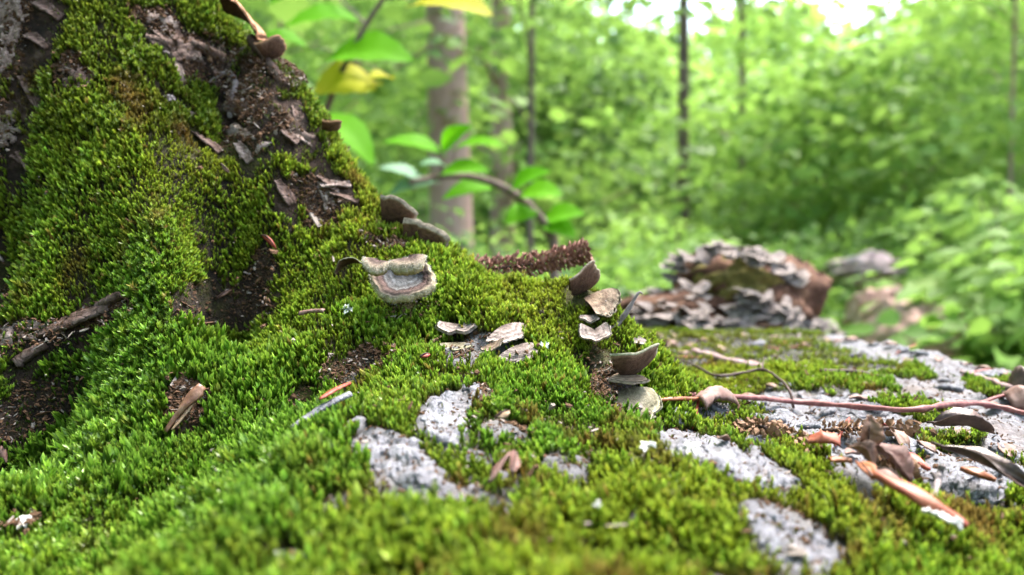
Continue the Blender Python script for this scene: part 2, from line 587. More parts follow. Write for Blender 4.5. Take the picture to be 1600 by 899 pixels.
verts = np.stack([GX, GY, Z], -1).reshape(-1, 3)
ppx, ppy, pdp = PROJ(verts)
cover = ell(ppx, ppy, MASK, 1.0)
cover = sstep(.08, .62, np.where(pdp < .1, 1.0, cover) + .22 * fbm(verts[:, 0] * 70, verts[:, 1] * 70, 88, 3) - .05 - .85 * sstep(.16, .48, fbm(verts[:, 0] * 55 + 3, verts[:, 1] * 55, 188, 3)) * sstep(650, 720, ppy) * sstep(430, 560, ppx) * sstep(1500, 1350, ppx))
bark_at = ell(ppx, ppy, GREY, 0.0)
bark_at = np.where((pdp > .62) & (ppy < 560), np.maximum(bark_at, .85), bark_at)
wood_at = ell(ppx, ppy, WOODY, .1)
nx, ny = len(xs), len(ys)
bare = (1 - cover.reshape(nx, ny)) * near
fib = 1 - np.abs(fbm(GX * 60 + GY * 40, GY * 150 - GX * 60, 131, 3)) * 2
Z += bare * (.0060 * fib * wood_at.reshape(nx, ny) + .0022 * fbm(GX * 190, GY * 190, 141, 3))
Z -= near * cover.reshape(nx, ny) * .0018
Hs = make_interp(Z)
verts = np.stack([GX, GY, Z], -1).reshape(-1, 3)
CLEAR = []          # x, y, radius of things lying in the moss

log = empty("fallen_log", (0.0, 0.45, 0.0))
log.location = (0, 0, 0)
tag(log, "huge fallen log of grey bark, overgrown with moss, rising into a mound", "log")
# skirt that closes the log down to the ground
body = mesh_obj("trunk", verts, grid_faces(nx, ny), SURF, log, {"bark": bark_at * (1 - cover * .7), "wood": wood_at})

# ------------------------------------------------------------------ bark plates still clinging to the log
PLATES = [
    ("bark_plate", GREYBARK, [(585, 672), (640, 690), (672, 715), (694, 748), (690, 782), (660, 785), (615, 755), (575, 735), (550, 710)], .0022),
    ("bark_plate", GREYBARK, [(685, 600), (700, 625), (722, 655), (742, 672), (735, 690), (700, 702), (668, 685), (658, 655), (672, 628)], .0016),
    ("bark_plate", GREYBARK, [(715, 602), (745, 596), (770, 612), (770, 632), (738, 641), (716, 630)], .0024),
    ("bark_plate", GREYBARK, [(1028, 686), (1060, 678), (1110, 688), (1180, 722), (1252, 756), (1238, 774), (1170, 762), (1120, 740), (1062, 714), (1034, 702)], .0022),
    ("bark_plate", GREYBARK, [(1145, 790), (1200, 796), (1262, 826), (1322, 868), (1312, 905), (1232, 893), (1184, 852), (1155, 815)], .0016),
    ("bark_plate", GREYBARK, [(428, 872), (468, 858), (492, 878), (482, 903), (432, 903)], .0014),
    ("bark_plate", GREYBARK, [(1340, 690), (1400, 680), (1435, 700), (1420, 720), (1370, 722)], .0035),
    ("bark_plate", GREYBARK, [(1450, 735), (1530, 722), (1605, 735), (1610, 775), (1530, 790), (1465, 768)], .0022),
    ("bark_plate", GREYBARK, [(1250, 612), (1330, 608), (1390, 628), (1400, 648), (1320, 655), (1260, 640)], .0024),
    ("bark_plate", MIXBARK, [(-10, 498), (40, 506), (95, 500), (100, 515), (50, 535), (-10, 548)], .0035),
    ("bark_plate", MIXBARK, [(-10, -10), (48, -10), (38, 50), (22, 100), (-10, 118)], .004),
    ("bark_plate", MIXBARK, [(-10, 150), (26, 165), (38, 205), (-10, 240)], .004),
    ("bark_plate", BROWNBARK, [(78, 98), (118, 92), (152, 118), (148, 146), (108, 138)], .004),
    ("bark_plate", MIXBARK, [(222, 18), (262, 20), (290, 34), (286, 52), (246, 46)], .004),
    ("bark_plate", BROWNBARK, [(232, 48), (300, 62), (330, 92), (290, 98), (245, 80)], .004),
]
PLATE_POLY = [p[2] for p in PLATES]


def inside(poly, x, y):
    r = np.zeros(np.shape(x), bool)
    n = len(poly)
    for i in range(n):
        (x1, y1), (x2, y2) = poly[i], poly[(i + 1) % n]
        c = ((y1 > y) != (y2 > y)) & (x < (x2 - x1) * (y - y1) / (y2 - y1 + 1e-9) + x1)
        r ^= c
    return r


def edge_dist(poly, x, y):
    d = np.full(np.shape(x), 1e9)
    n = len(poly)
    for i in range(n):
        a = np.array(poly[i], float); b = np.array(poly[(i + 1) % n], float)
        ab = b - a
        t = np.clip(((x - a[0]) * ab[0] + (y - a[1]) * ab[1]) / (ab @ ab), 0, 1)
        d = np.minimum(d, np.hypot(x - a[0] - t * ab[0], y - a[1] - t * ab[1]))
    return d


def plate(name, mat, poly, th, idx):
    a = np.array(poly, float)
    st = 2.5
    gx = np.arange(a[:, 0].min() - 4, a[:, 0].max() + 5, st); gy = np.arange(a[:, 1].min() - 4, a[:, 1].max() + 5, st)
    X, Y = np.meshgrid(gx, gy, indexing='ij')
    wx = X + 18 * fbm(X / 19, Y / 19, 50 + idx, 4); wy = Y + 15 * fbm(X / 17, Y / 17, 60 + idx, 4)
    ins = inside(poly, wx, wy)
    e = edge_dist(poly, wx, wy)
    hole = fbm(X / 13, Y / 13, 70 + idx, 2) > .40
    ins &= ~hole
    q = hit(X.ravel(), Y.ravel())
    nrm = hnormal(q[:, 0], q[:, 1], .006)
    crk = fbm(X / 9, Y / 9, 80 + idx, 3).ravel()
    h = th * .25 * (0.65 + .5 * crk + .55 * np.abs(fbm(X / 30, Y / 22, 90 + idx, 2)).ravel())
    top = q + nrm * h[:, None]
    bot = q - nrm * .0035
    n1, n2 = X.shape
    lifted = (  .0003 * sstep(0, 7, e) + .0006 * np.round(1.5 * fbm(X / 15, Y / 12, 160 + idx, 3)) + .0007 * fbm(X / 4, Y / 4, 170 + idx, 2)).ravel()
    top = top + nrm * lifted[:, None]
    F = []
    keep = ins[:-1, :-1] & ins[1:, :-1] & ins[1:, 1:] & ins[:-1, 1:]
    # drop quads that bridge two depths
    qq = q.reshape(n1, n2, 3)
    span = np.maximum(np.linalg.norm(qq[1:, 1:] - qq[:-1, :-1], axis=-1), np.linalg.norm(qq[:-1, 1:] - qq[1:, :-1], axis=-1))
    keep &= span < .018
    N = n1 * n2
    cnt = {}
    for i, j in zip(*np.nonzero(keep)):
        f = (i * n2 + j, (i + 1) * n2 + j, (i + 1) * n2 + j + 1, i * n2 + j + 1)
        F.append(f[::-1])
        for s in range(4):
            ed = (f[s], f[(s + 1) % 4])
            cnt[ed] = 1
    for (u, v) in list(cnt):
        if (v, u) not in cnt:
            F.append((u, v, v + N, u + N))
    if not F:
        return
    par = {}

    def find(q_):
        while par.setdefault(q_, q_) != q_:
            par[q_] = par[par[q_]]
            q_ = par[q_]
        return q_
    for f in F:
        for v_ in f[1:]:
            par[find(f[0])] = find(v_)
    tally = {}
    for f in F:
        tally[find(f[0])] = tally.get(find(f[0]), 0) + 1
    big_ = max(tally, key=tally.get)
    F = [f for f in F if find(f[0]) == big_]
    V = np.vstack([top, bot])
    used = sorted({i for f in F for i in f})
    mp = {o: k for k, o in enumerate(used)}
    return mesh_obj(name, V[used], [tuple(mp[i] for i in f) for f in F], mat, log)


on_plate = np.zeros(len(verts), bool)
for poly in PLATE_POLY:
    on_plate |= (fbm(ppx / 20, ppy / 20, 190, 2) > -.24) & inside(poly, ppx + 14 * fbm(ppx / 18, ppy / 18, 180, 3), ppy + 4 + 12 * fbm(ppx / 18, ppy / 18, 181, 3)) & (pdp < .7)
for i, (nm, mt, poly, th) in enumerate(PLATES):
    plate(nm, mt, poly, th, i)

# ------------------------------------------------------------------ moss: shoots nobody could count, one mass
def shoot(nleaf, ang0, ang1, ll, lw, seed, bend=.12, top=True, stem=.03):
    g = np.random.default_rng(seed)
    V, F, T = [], [], []

    def spine(t):
        return np.array([bend * t * t, 0, t])
    # stem
    for t in (0, .5, .92):
        c = spine(t)
        for a in (0, 2.094, 4.189):
            V.append(c + stem * (1 - .6 * t) * np.array([math.cos(a), math.sin(a), 0])); T.append(t * .5)
    for s in range(2):
        for j in range(3):
            F.append((s * 3 + j, s * 3 + (j + 1) % 3, s * 3 + 3 + (j + 1) % 3, s * 3 + 3 + j))
    for i in range(nleaf):
        t = .12 + .80 * (i / (nleaf - 1)) ** .8
        az = i * 2.399 + g.uniform(-.3, .3)
        an = R(ang0 + (ang1 - ang0) * t + g.uniform(-6, 6))
        L = ll * (1 - .25 * t) * g.uniform(.85, 1.15)
        o = spine(t * .95)
        out = np.array([math.cos(az), math.sin(az), 0]); side = np.array([-math.sin(az), math.cos(az), 0])
        d0 = out * math.sin(an) + np.array([0, 0, 1]) * math.cos(an)
        an2 = an * .55
        d1 = out * math.sin(an2) + np.array([0, 0, 1]) * math.cos(an2)
        b = len(V)
        m = o + d0 * L * .5
        tip = m + d1 * L * .55
        fold = out * lw * .35
        for p, tt in ((o - side * lw * .5, t * .7), (o + side * lw * .5, t * .7), (m - side * lw * .55 + fold * -.5, t * .8 + .08), (m + fold * .3, t * .8 + .05), (m + side * lw * .55 - fold * .5, t * .8 + .08), (tip, min(1, t * .85 + .22))):
            V.append(p); T.append(tt)
        F += [(b, b + 3, b + 2), (b, b + 1, b + 3), (b + 1, b + 4, b + 3), (b + 2, b + 3, b + 5), (b + 3, b + 4, b + 5)]
    me = bpy.data.meshes.new("moss_shoot")
    me.from_pydata([tuple(map(float, v)) for v in V], [], F)
    me.polygons.foreach_set("use_smooth", np.ones(len(me.polygons), bool))
    at = me.attributes.new("t", 'FLOAT', 'POINT'); at.data.foreach_set("value", np.array(T, np.float32))
    me.materials.append(MOSS)
    return bpy.data.objects.new("moss_shoot", me)


PROTO = [shoot(12, 20, 4, .44, .125, 1, .15), shoot(11, 17, 3, .48, .12, 2, .32), shoot(13, 34, 12, .40, .12, 3, .12),
         shoot(18, 62, 34, .36, .08, 4, .45), shoot(10, 13, 2, .52, .13, 5, .45)]


def scatter(name, pos, rot, scl, kind, hue, val, dry, label):
    me = bpy.data.meshes.new(name)
    me.vertices.add(len(pos)); me.vertices.foreach_set("co", pos.astype(np.float32).ravel())
    for k, typ, a in (("rot", 'FLOAT_VECTOR', rot), ("scl", 'FLOAT_VECTOR', scl)):
        at = me.attributes.new(k, typ, 'POINT'); at.data.foreach_set("vector", a.astype(np.float32).ravel())
    for k, a in (("hue", hue), ("val", val), ("dry", dry)):
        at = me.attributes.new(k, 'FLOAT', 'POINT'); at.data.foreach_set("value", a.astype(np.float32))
    at = me.attributes.new("kindof", 'INT', 'POINT'); at.data.foreach_set("value", kind.astype(np.int32))
    o = bpy.data.objects.new(name, me)
    link(o)
    ng = bpy.data.node_groups.new(name, 'GeometryNodeTree')
    ng.interface.new_socket("Geometry", in_out='INPUT', socket_type='NodeSocketGeometry')
    ng.interface.new_socket("Geometry", in_out='OUTPUT', socket_type='NodeSocketGeometry')
    N = ng.nodes
    gi, go = N.new("NodeGroupInput"), N.new("NodeGroupOutput")
    mp = N.new("GeometryNodeMeshToPoints")
    ng.links.new(gi.outputs[0], mp.inputs["Mesh"])
    jn = N.new("GeometryNodeJoinGeometry")

    def named(nm, typ):
        a = N.new("GeometryNodeInputNamedAttribute"); a.data_type = typ; a.inputs[0].default_value = nm
        return a.outputs[0]
    kd, rt, sc_ = named("kindof", 'INT'), named("rot", 'FLOAT_VECTOR'), named("scl", 'FLOAT_VECTOR')
    for i, pr in enumerate(PROTO):
        oi = N.new("GeometryNodeObjectInfo"); oi.inputs["Object"].default_value = pr
        oi.inputs["As Instance"].default_value = False
        cmpn = N.new("FunctionNodeCompare"); cmpn.data_type = 'INT'; cmpn.operation = 'EQUAL'
        ng.links.new(kd, cmpn.inputs[2]); cmpn.inputs[3].default_value = i
        ip = N.new("GeometryNodeInstanceOnPoints")
        ng.links.new(mp.outputs[0], ip.inputs["Points"])
        ng.links.new(cmpn.outputs[0], ip.inputs["Selection"])
        ng.links.new(oi.outputs["Geometry"], ip.inputs["Instance"])
        ng.links.new(rt, ip.inputs["Rotation"]); ng.links.new(sc_, ip.inputs["Scale"])
        ng.links.new(ip.outputs[0], jn.inputs[0])
    ng.links.new(jn.outputs[0], go.inputs[0])
    md = o.modifiers.new("shoots", 'NODES'); md.node_group = ng
    tag(o, label, "moss", kind="stuff")
    return o


def sample_moss(n, ymin, ymax, size, seed, stray=0.0):
    g = np.random.default_rng(seed)
    dZx = np.gradient(Z, xs, axis=0); dZy = np.gradient(Z, ys, axis=1)
    area = np.gradient(xs)[:, None] * np.gradient(ys)[None] * np.minimum(np.sqrt(1 + dZx ** 2 + dZy ** 2), 4)
    clump = .38 + .62 * np.clip(fbm(GX * 130, GY * 130, 40, 2) * 2.2 + .5, 0, 1)
    cv = cover.reshape(nx, ny)
    inview = (ppx.reshape(nx, ny) > -260) & (ppx.reshape(nx, ny) < 1860) & (ppy.reshape(nx, ny) > -160) & (ppy.reshape(nx, ny) < 1150)
    cv = np.where(on_plate.reshape(nx, ny), .10 * (fbm(GX * 80, GY * 80, 220, 2) > .1), cv)
    for (qx, qy, qr) in CLEAR:
        i0, i1 = np.searchsorted(xs, [qx - 2 * qr, qx + 2 * qr]); j0, j1 = np.searchsorted(ys, [qy - 2 * qr, qy + 2 * qr])
        q = np.hypot(xs[i0:i1, None] - qx, ys[None, j0:j1] - qy) / qr
        cv[i0:i1, j0:j1] *= 1 - .6 * (1 - sstep(.7, 1.3, q))
    wgt = area * clump * np.clip(cv, 0, 1) * np.where(inview, 1, .05) * ((GY > ymin) & (GY < ymax))
    p = wgt.ravel() / wgt.sum()
    idx = g.choice(len(p), n, p=p)
    i, j = np.unravel_index(idx, (nx, ny))
    x = xs[i] + g.uniform(-.5, .5, n) * np.gradient(xs)[i]; y = ys[j] + g.uniform(-.5, .5, n) * np.gradient(ys)[j]
    z = Hs(x, y)
    nm = hnormal(x, y, .005)
    a, b, dp = PROJ(np.stack([x, y, z], -1))
    c = cv[i, j]
    d = norm(nm * .55 + np.array([0, 0, .75]) + g.normal(0, .24, (n, 3)) + np.array([-.10, -.05, 0]))
    t0 = norm(np.cross(d, g.normal(0, 1, (n, 3))))
    # most shoots bow a little downhill: lean of the bend follows the slope, with scatter
    t1 = np.cross(d, t0)
    X, Y, Zv = t0, t1, d
    rot = np.stack([np.arctan2(Y[:, 2], Zv[:, 2]), np.arcsin(np.clip(-X[:, 2], -1, 1)), np.arctan2(X[:, 1], X[:, 0])], -1)
    big = fbm(x * 30, y * 30, 77, 3)
    L = size * (0.60 + .30 * big + .55 * g.random(n) ** 1.5) * (.32 + .68 * np.clip(c, 0, 1))
    L *= 1 + .60 * np.exp(-(((a - 230) / 330) ** 2 + ((b - 740) / 200) ** 2)) + .12 * np.exp(-(((a - 420) / 200) ** 2 + ((b - 520) / 90) ** 2)) + .12 * sstep(700, 840, b) * sstep(380, 560, a) + .35 * np.where((a < 330) & (b < 215), 1, 0)
    L *= np.where(g.random(n) < .04, 1.35, 1)
    fine = sstep(.02, .22, fbm(x * 38, y * 38, 210, 3) - .12 * np.exp(-(((a - 230) / 330) ** 2 + ((b - 740) / 200) ** 2)))
    L *= 1 - .30 * fine
    wd = L * (1.0 + .25 * g.random(n))
    scl = np.stack([wd, wd, L], -1)
    # the yellower moss of the ridges and the deep green of the lower left
    hue = .36 + .42 * fbm(x * 16, y * 16, 55, 3) + .14 * g.normal(0, 1, n)
    for (ex, ey, rx, ry, dv) in [(250, 740, 330, 190, -.58), (820, 650, 130, 80, -.22), (900, 620, 90, 90, -.2), (300, 330, 260, 110, -.12), (150, 130, 150, 110, -.05), (830, 460, 130, 50, .38), (620, 380, 140, 50, .30),
                                 (330, 265, 180, 45, .28), (640, 640, 120, 50, .35), (1000, 800, 300, 110, .22), (1350, 820, 250, 80, .22), (450, 500, 160, 70, .05), (1150, 560, 200, 60, .42), (560, 300, 80, 90, .2), (420, 620, 120, 60, -.1)]:
        hue += dv * np.exp(-(((a - ex) / rx) ** 2 + ((b - ey) / ry) ** 2))
    dry = np.clip(sstep(.32, .74, fbm(x * 45, y * 45, 66, 3) + .25 * (1 - c)) * 1.0 + (g.random(n) < .035) * .8, 0, 1)
    dry += .75 * sstep(.12, .55, fbm(x * 60, y * 60, 167, 3)) * sstep(660, 760, b) * sstep(420, 560, a) + .25 * (dp > .62) * sstep(-.1, .4, fbm(x * 20, y * 20, 168, 2)) * sstep(560, 520, b)
    dry = np.clip(dry, 0, 1) * np.where((a < 450) & (b > 500), .35, .9)
    val = np.where((b < 215) & (a < 560), .72, 1) * (1 - .22 * np.exp(-(((a - 230) / 330) ** 2 + ((b - 740) / 200) ** 2))) * (.45 + .55 * sstep(.1, .7, c)) * np.clip(1 + .26 * g.normal(0, 1, n), .45, 1.7)  # shade put into moss value: upper mound, lower left and sparse hollows darkened
    kind = g.choice(5, n, p=[.28, .26, .2, .08, .18])
    feather = fbm(x * 22, y * 22, 99, 2) + np.where((b < 215) & (a < 560), .75, 0) + np.where((b < 300) & (a < 560), .15, 0)
    kind = np.where((feather > .42) & (g.random(n) < .7), 3, kind)
    kind = np.where((fine > .5) & (g.random(n) < .65), 2, kind)
    hue = hue + .16 * fine
    pos = np.stack([x, y, z], -1) - nm * .0008
    return pos, rot, scl, kind, np.clip(hue, 0, 1), val, dry


# ------------------------------------------------------------------ bracket fungi
F_TAN = m_fungus("fungus_tan", [(0.0, (.04, .026, .018)), (.3, (.13, .088, .060)), (.5, (.20, .15, .108)), (.62, (.095, .062, .044)), (.78, (.19, .145, .11)), (.88, (.13, .092, .07)), (.96, (.25, .205, .16)), (1.0, (.28, .235, .185))])
F_GREY = m_fungus("fungus_grey", [(0.0, (.05, .038, .033)), (.3, (.15, .115, .105)), (.48, (.26, .215, .205)), (.58, (.13, .10, .095)), (.72, (.27, .225, .215)), (.82, (.16, .125, .12)), (.93, (.31, .26, .25)), (1.0, (.35, .30, .28))])
F_OLIVE = m_fungus("fungus_olive", [(0.0, (0.045, 0.038, 0.022)), (.4, (0.128, 0.112, 0.075)), (.65, (0.225, 0.203, 0.150)), (.85, (0.165, 0.150, 0.098)), (1.0, (0.345, 0.338, 0.240))])
F_UNDER = m_fungus("fungus_underside", [(0.0, (0.037, 0.020, 0.014)), (.6, (0.081, 0.043, 0.030)), (.9, (0.125, 0.070, 0.050)), (1.0, (0.275, 0.188, 0.138))])
F_ORANGE = m_fungus("fungus_orange", [(0.0, (.05, .02, .012)), (.6, (.20, .085, .045)), (1.0, (.48, .26, .16))])
F_BOWL = m_fungus("fungus_bowl", [(0.0, (.085, .09, .10)), (.12, (.07, .074, .082)), (.20, (.12, .13, .145)), (.26, (.05, .05, .055)), (.34, (.115, .12, .13)), (.42, (.045, .028, .028)), (.50, (.13, .085, .08)), (.56, (.05, .034, .03)), (.61, (.16, .12, .10)), (.66, (.27, .225, .17)), (.76, (.40, .345, .225)), (.88, (.28, .215, .105)), (1.0, (.09, .06, .03))])
HAIR = m_plain("fungus_hair", (0.336, 0.320, 0.288), (0.448, 0.432, 0.392), (0.560, 0.544, 0.504), 300, .8, .3, .2)


def frame(out, up):
    X = norm(out)
    Zv = norm(np.asarray(up, float) - X * (np.asarray(up, float) @ X))
    return X, np.cross(Zv, X), Zv


def bracket_mesh(rad, spread, cup, wave, wk, th, seed, nr=9, na=25, aspect=1.0, notch=0.0, droop=0.0):
    g = np.random.default_rng(seed)
    ph = g.uniform(0, 6)
    A = np.linspace(-R(spread), R(spread), na)
    rr = np.linspace(.04, 1, nr)
    top, rv = [], []
    for a in A:
        lob = 1 + .07 * math.sin(3 * a + ph) + .04 * math.sin(7 * a + ph * 2) - notch * math.exp(-(a / .28) ** 2) + .03 * g.normal()
        for q in rr:
            rad_ = rad * q * lob
            x, y = rad_ * math.cos(a) + rad * .1, rad_ * math.sin(a) * aspect
            z = rad * (cup * q * q + wave * q * q * math.sin(wk * a + ph) - droop * q ** 3 * 1.0)
            top.append((x, y, z)); rv.append(q)
    top = np.array(top)
    tq = th * (1.15 - .75 * np.array(rv) ** 1.5)
    bot = top - np.array([0, 0, 1.0]) * tq[:, None]
    return top, bot, np.array(rv), nr, na


def bracket(label, px, py, rad, out, up, spread=85, cup=.15, wave=.06, wk=3, th=None, mat=None, under=None, seed=1, push=.0, at=None, group=None, aspect=1.0, notch=0.0, droop=0.0, name="bracket_fungus", cat="fungus", proud=True):
    base = hit(px, py)[0] if at is None else np.asarray(at, float)
    _a, _b, _d = PROJ(base)
    _h = hit(_a, _b)[0]
    _hd = (_h - CAMP) @ FWD
    if proud and _hd < .62:
        base = P(_a, _b, min(_d, _hd - .008))
    CLEAR.append((_h[0] + norm(out)[0] * rad * .5, _h[1] + norm(out)[1] * rad * .5, rad * .5))
    X, Y, Zv = frame(out, up)
    base = base + X * push
    th = th or rad * .12
    top, bot, rv, nr, na = bracket_mesh(rad, spread, cup, wave, wk, th, seed, aspect=aspect, notch=notch, droop=droop)
    root = empty(name, tuple(base))
    M = Matrix(((X[0], Y[0], Zv[0]), (X[1], Y[1], Zv[1]), (X[2], Y[2], Zv[2]))).to_4x4()
    M.translation = Vector(base)
    root.matrix_world = M
    # cap: top sheet plus the rounded rim ; underside a sheet of its own
    rim_i = np.arange(na) * nr + nr - 1
    mid = (top[rim_i] + bot[rim_i]) / 2 + norm(top[rim_i] * np.array([1, 1, 0])) * th * .22
    V = np.vstack([top, mid, bot[rim_i]])
    N0 = na * nr
    f = [tuple(q) for q in grid_faces(na, nr)[:, ::-1]]
    for i in range(na - 1):
        f.append((rim_i[i], N0 + i, N0 + i + 1, rim_i[i + 1])[::-1])
        f.append((N0 + i, N0 + na + i, N0 + na + i + 1, N0 + i + 1)[::-1])
    mesh_obj("cap", V, f, mat or F_TAN, root, {"r": np.concatenate([rv, np.ones(na), np.ones(na)])})
    mesh_obj("pore_surface", bot, grid_faces(na, nr), under or F_UNDER, root, {"r": rv})
    tag(root, label, cat, group)
    return root


PX = .41 / FPX
# the large curled bracket on the moss
def curled_fungus():
    base = hit(628, 462)[0]
    c = P(630, 436, np.linalg.norm(base - CAMP) * .985)
    root = empty("curled_fungus", tuple(base))
    inv = -base
    W = .405 / FPX
    def lobe(nm, ctr, ax, ay, az, a0, a1, rx, ry, prof, seed, na=64, wob=.05, lifts=None, ecc=0.0):
        g = np.random.default_rng(seed)
        prof = spline(np.array([(p[0], p[1], p[2]) for p in prof]), 34)
        A = np.linspace(R(a0), R(a1), na)
        V, rv = [], []
        for i, a in enumerate(A):
            s = i / (na - 1)
            endt = min(1, .35 + 3.2 * min(s, 1 - s))
            wb = 1 + wob * math.sin(4 * a + seed) + .02 * math.sin(13 * a + seed * 2) + .012 * g.normal()
            lf = lifts(s) if lifts else 0
            for (r, z, v) in prof:
                rr = r * wb
                V.append(ctr + ay * ry * ecc * max(0, 1 - r / .85) + ax * rx * rr * math.cos(a) + ay * ry * rr * math.sin(a) + az * (z * rx * endt + lf) + az * rx * .012 * math.sin(31 * a + v * 9))
                rv.append(v)
        return mesh_obj(nm, np.array(V) + inv, grid_faces(na, len(prof))[:, ::-1], F_BOWL, root, {"r": np.array(rv)}), np.array(V), prof
    up = norm(np.array([0.02, -.74, .68])); ax = np.array([1.0, 0, 0.0]); ax = norm(ax - up * (ax @ up)); ay = np.cross(up, ax)
    bowl = [(.03, -.26, 0), (.28, -.24, .12), (.50, -.18, .28), (.68, -.07, .45), (.83, .0, .58), (.93, .035, .66), (1.0, -.03, .74), (1.02, -.15, .82), (.94, -.30, .92), (.70, -.46, 1.0)]
    o1, V1, p1 = lobe("lower_lobe", P(629, 433, .394), ax, ay, up, -222, 138, 49 * W, 42 * W, bowl, 3, ecc=.50, lifts=lambda s: -.004 * (max(0, s - .75) * 4) ** 2)
    up2 = norm(np.array([-.05, -.50, .86])); ax2 = np.array([1.0, 0, 0]); ax2 = norm(ax2 - up2 * (ax2 @ up2)); ay2 = np.cross(up2, ax2)
    lip = [(.05, -.10, .50), (.35, .02, .54), (.62, .06, .60), (.82, .04, .64), (.96, -.06, .69), (1.0, -.22, .76), (.98, -.42, .84), (.90, -.58, .92), (.5, -.66, 1.0)]
    o2, V2, p2 = lobe("upper_lobe", P(637, 401, .392), ax2, ay2, up2, -160, -5, 30 * W, 34 * W, lip, 5, 46, lifts=lambda s: .0012 * s)
    o3, V3, p3 = lobe("upper_lobe", P(592, 405, .392), ax2, ay2, up2, -188, -25, 24 * W, 30 * W, lip, 8, 40, lifts=lambda s: .0006 * (1 - s))
    CLEAR.append((base[0], base[1] + .004, .012))
    # fine hairs standing on the rims
    g = np.random.default_rng(4)
    HV, HF = [], []
    for VV, nprof, lo, hi, upv in ((V1, 34, 20, 29, up), (V2, 34, 12, 22, up2), (V3, 34, 12, 22, up2)):
        G = VV.reshape(-1, nprof, 3)
        for _ in range(620):
            i = g.integers(0, len(G) - 1); j = g.integers(lo, hi)
            p = G[i, j] + (G[i + 1, j] - G[i, j]) * g.random()
            tang = norm(G[i, min(j + 1, nprof - 1)] - G[i, j]); side = norm(G[i + 1, j] - G[i, j])
            nn = np.cross(side, tang); nn = nn if nn @ (p - G[:, 0].mean(0)) > 0 else -nn
            d = norm(nn * .8 + tang * g.uniform(-.2, .9) + g.normal(0, .25, 3))
            L = g.uniform(.0006, .0015)
            b = len(HV)
            HV += [p - side * .00006, p + side * .00006, p + d * L]
            HF.append((b, b + 1, b + 2))
    h = mesh_obj("hair_fringe", np.array(HV) + inv, HF, HAIR, root)
    h["kind"] = "stuff"
    # stalk tying the lobes to the log
    v, f = tube_data(spline([base + np.array([0, .006, -.006]), P(626, 458, .416), P(624, 446, .422), P(616, 430, .424)], 8), [.010, .010, .009, .008, .007, .006, .006, .005], 10, .2)
    mesh_obj("stalk", v + inv, f, F_UNDER, root, {"r": np.full(len(v), .4)})
    tag(root, "big curled bracket fungus with cream hairy rim and dark bowl", "fungus")


curled_fungus()

G_R = None
bracket("small brown arched bracket fungus beside the big curled one", 545, 412, 24 * PX, (-.15, -.75, .45), (-.3, .45, .8), 100, -.1, .1, 2, None, F_OLIVE, None, 12, droop=.3)
bracket("dark bracket fungus with tan top jutting from the mound's edge, higher of two", 604, 326, 50 * .48 / FPX, (.97, -.20, -.10), (.06, .72, .70), 92, .02, .05, 2, .0075, F_TAN, None, 21, push=-.005, droop=.10, aspect=.62, at=P(613, 330, .449))
bracket("dark blunt bracket fungus jutting from the mound's edge, lower of two", 642, 362, 54 * .47 / FPX, (.95, -.20, -.20), (.18, .70, .68), 92, .0, .06, 2, .0105, F_TAN, None, 22, push=-.005, droop=.14, aspect=.62, at=P(650, 360, .444))
bracket("brown drooping bracket fungus on the steep upper edge of the mound", 352, 16, 62 * .53 / FPX, (.92, -.32, .0), (.05, .28, 1), 62, .05, .22, 3, .003, F_ORANGE, None, 23, droop=.55, at=P(345, 12, .481))
bracket("small cupped brown bracket fungus high on the mound's edge", 414, 88, 30 * .52 / FPX, (.85, -.3, .3), (-.3, .2, .9), 80, .3, .15, 3, .003, F_ORANGE, None, 24, at=P(412, 86, .476))
bracket("tiny orange rimmed bracket fungus on the mound's edge below the cupped one", 500, 196, 26 * .50 / FPX, (.95, -.25, .05), (.0, .2, 1), 60, .1, .12, 3, .003, F_ORANGE, None, 25, at=P(500, 196, .467))
bracket("small pinkish grey two-lobed bracket fungus in the hollow", 714, 508, 24 * PX, (.02, -.82, -.46), (0, -.42, .9), 100, .05, .05, 2, .0048, F_GREY, None, 31, aspect=1.15, notch=.22, push=-.002)
bracket("dim grey bracket fungus tucked beneath the two-lobed one", 714, 534, 20 * PX, (.05, -.85, -.40), (0, -.25, .95), 90, .0, .05, 2, .0025, F_OLIVE, None, 32, aspect=1.3)
bracket("thin pale leaf-like bracket fungus with arched ridge on the moss", 792, 516, 34 * PX, (.66, -.62, -.34), (-.1, -.30, .95), 80, -.05, .14, 2, .0016, F_GREY, None, 33, aspect=1.2, droop=.2, push=-.004, at=P(792, 512, .384))
bracket("pale flat bracket fungus just beneath the leaf-like one", 812, 540, 28 * PX, (.55, -.68, -.42), (.0, -.35, .95), 85, .0, .12, 2, .0016, F_GREY, None, 34, aspect=1.2, droop=.25, at=P(808, 537, .379))
bracket("small tan bracket fungus left leaning beside the leaf-like one", 768, 538, 18 * PX, (.2, -.78, -.5), (-.4, -.5, .8), 85, .1, .1, 2, .0016, F_TAN, None, 35, at=P(768, 534, .380))
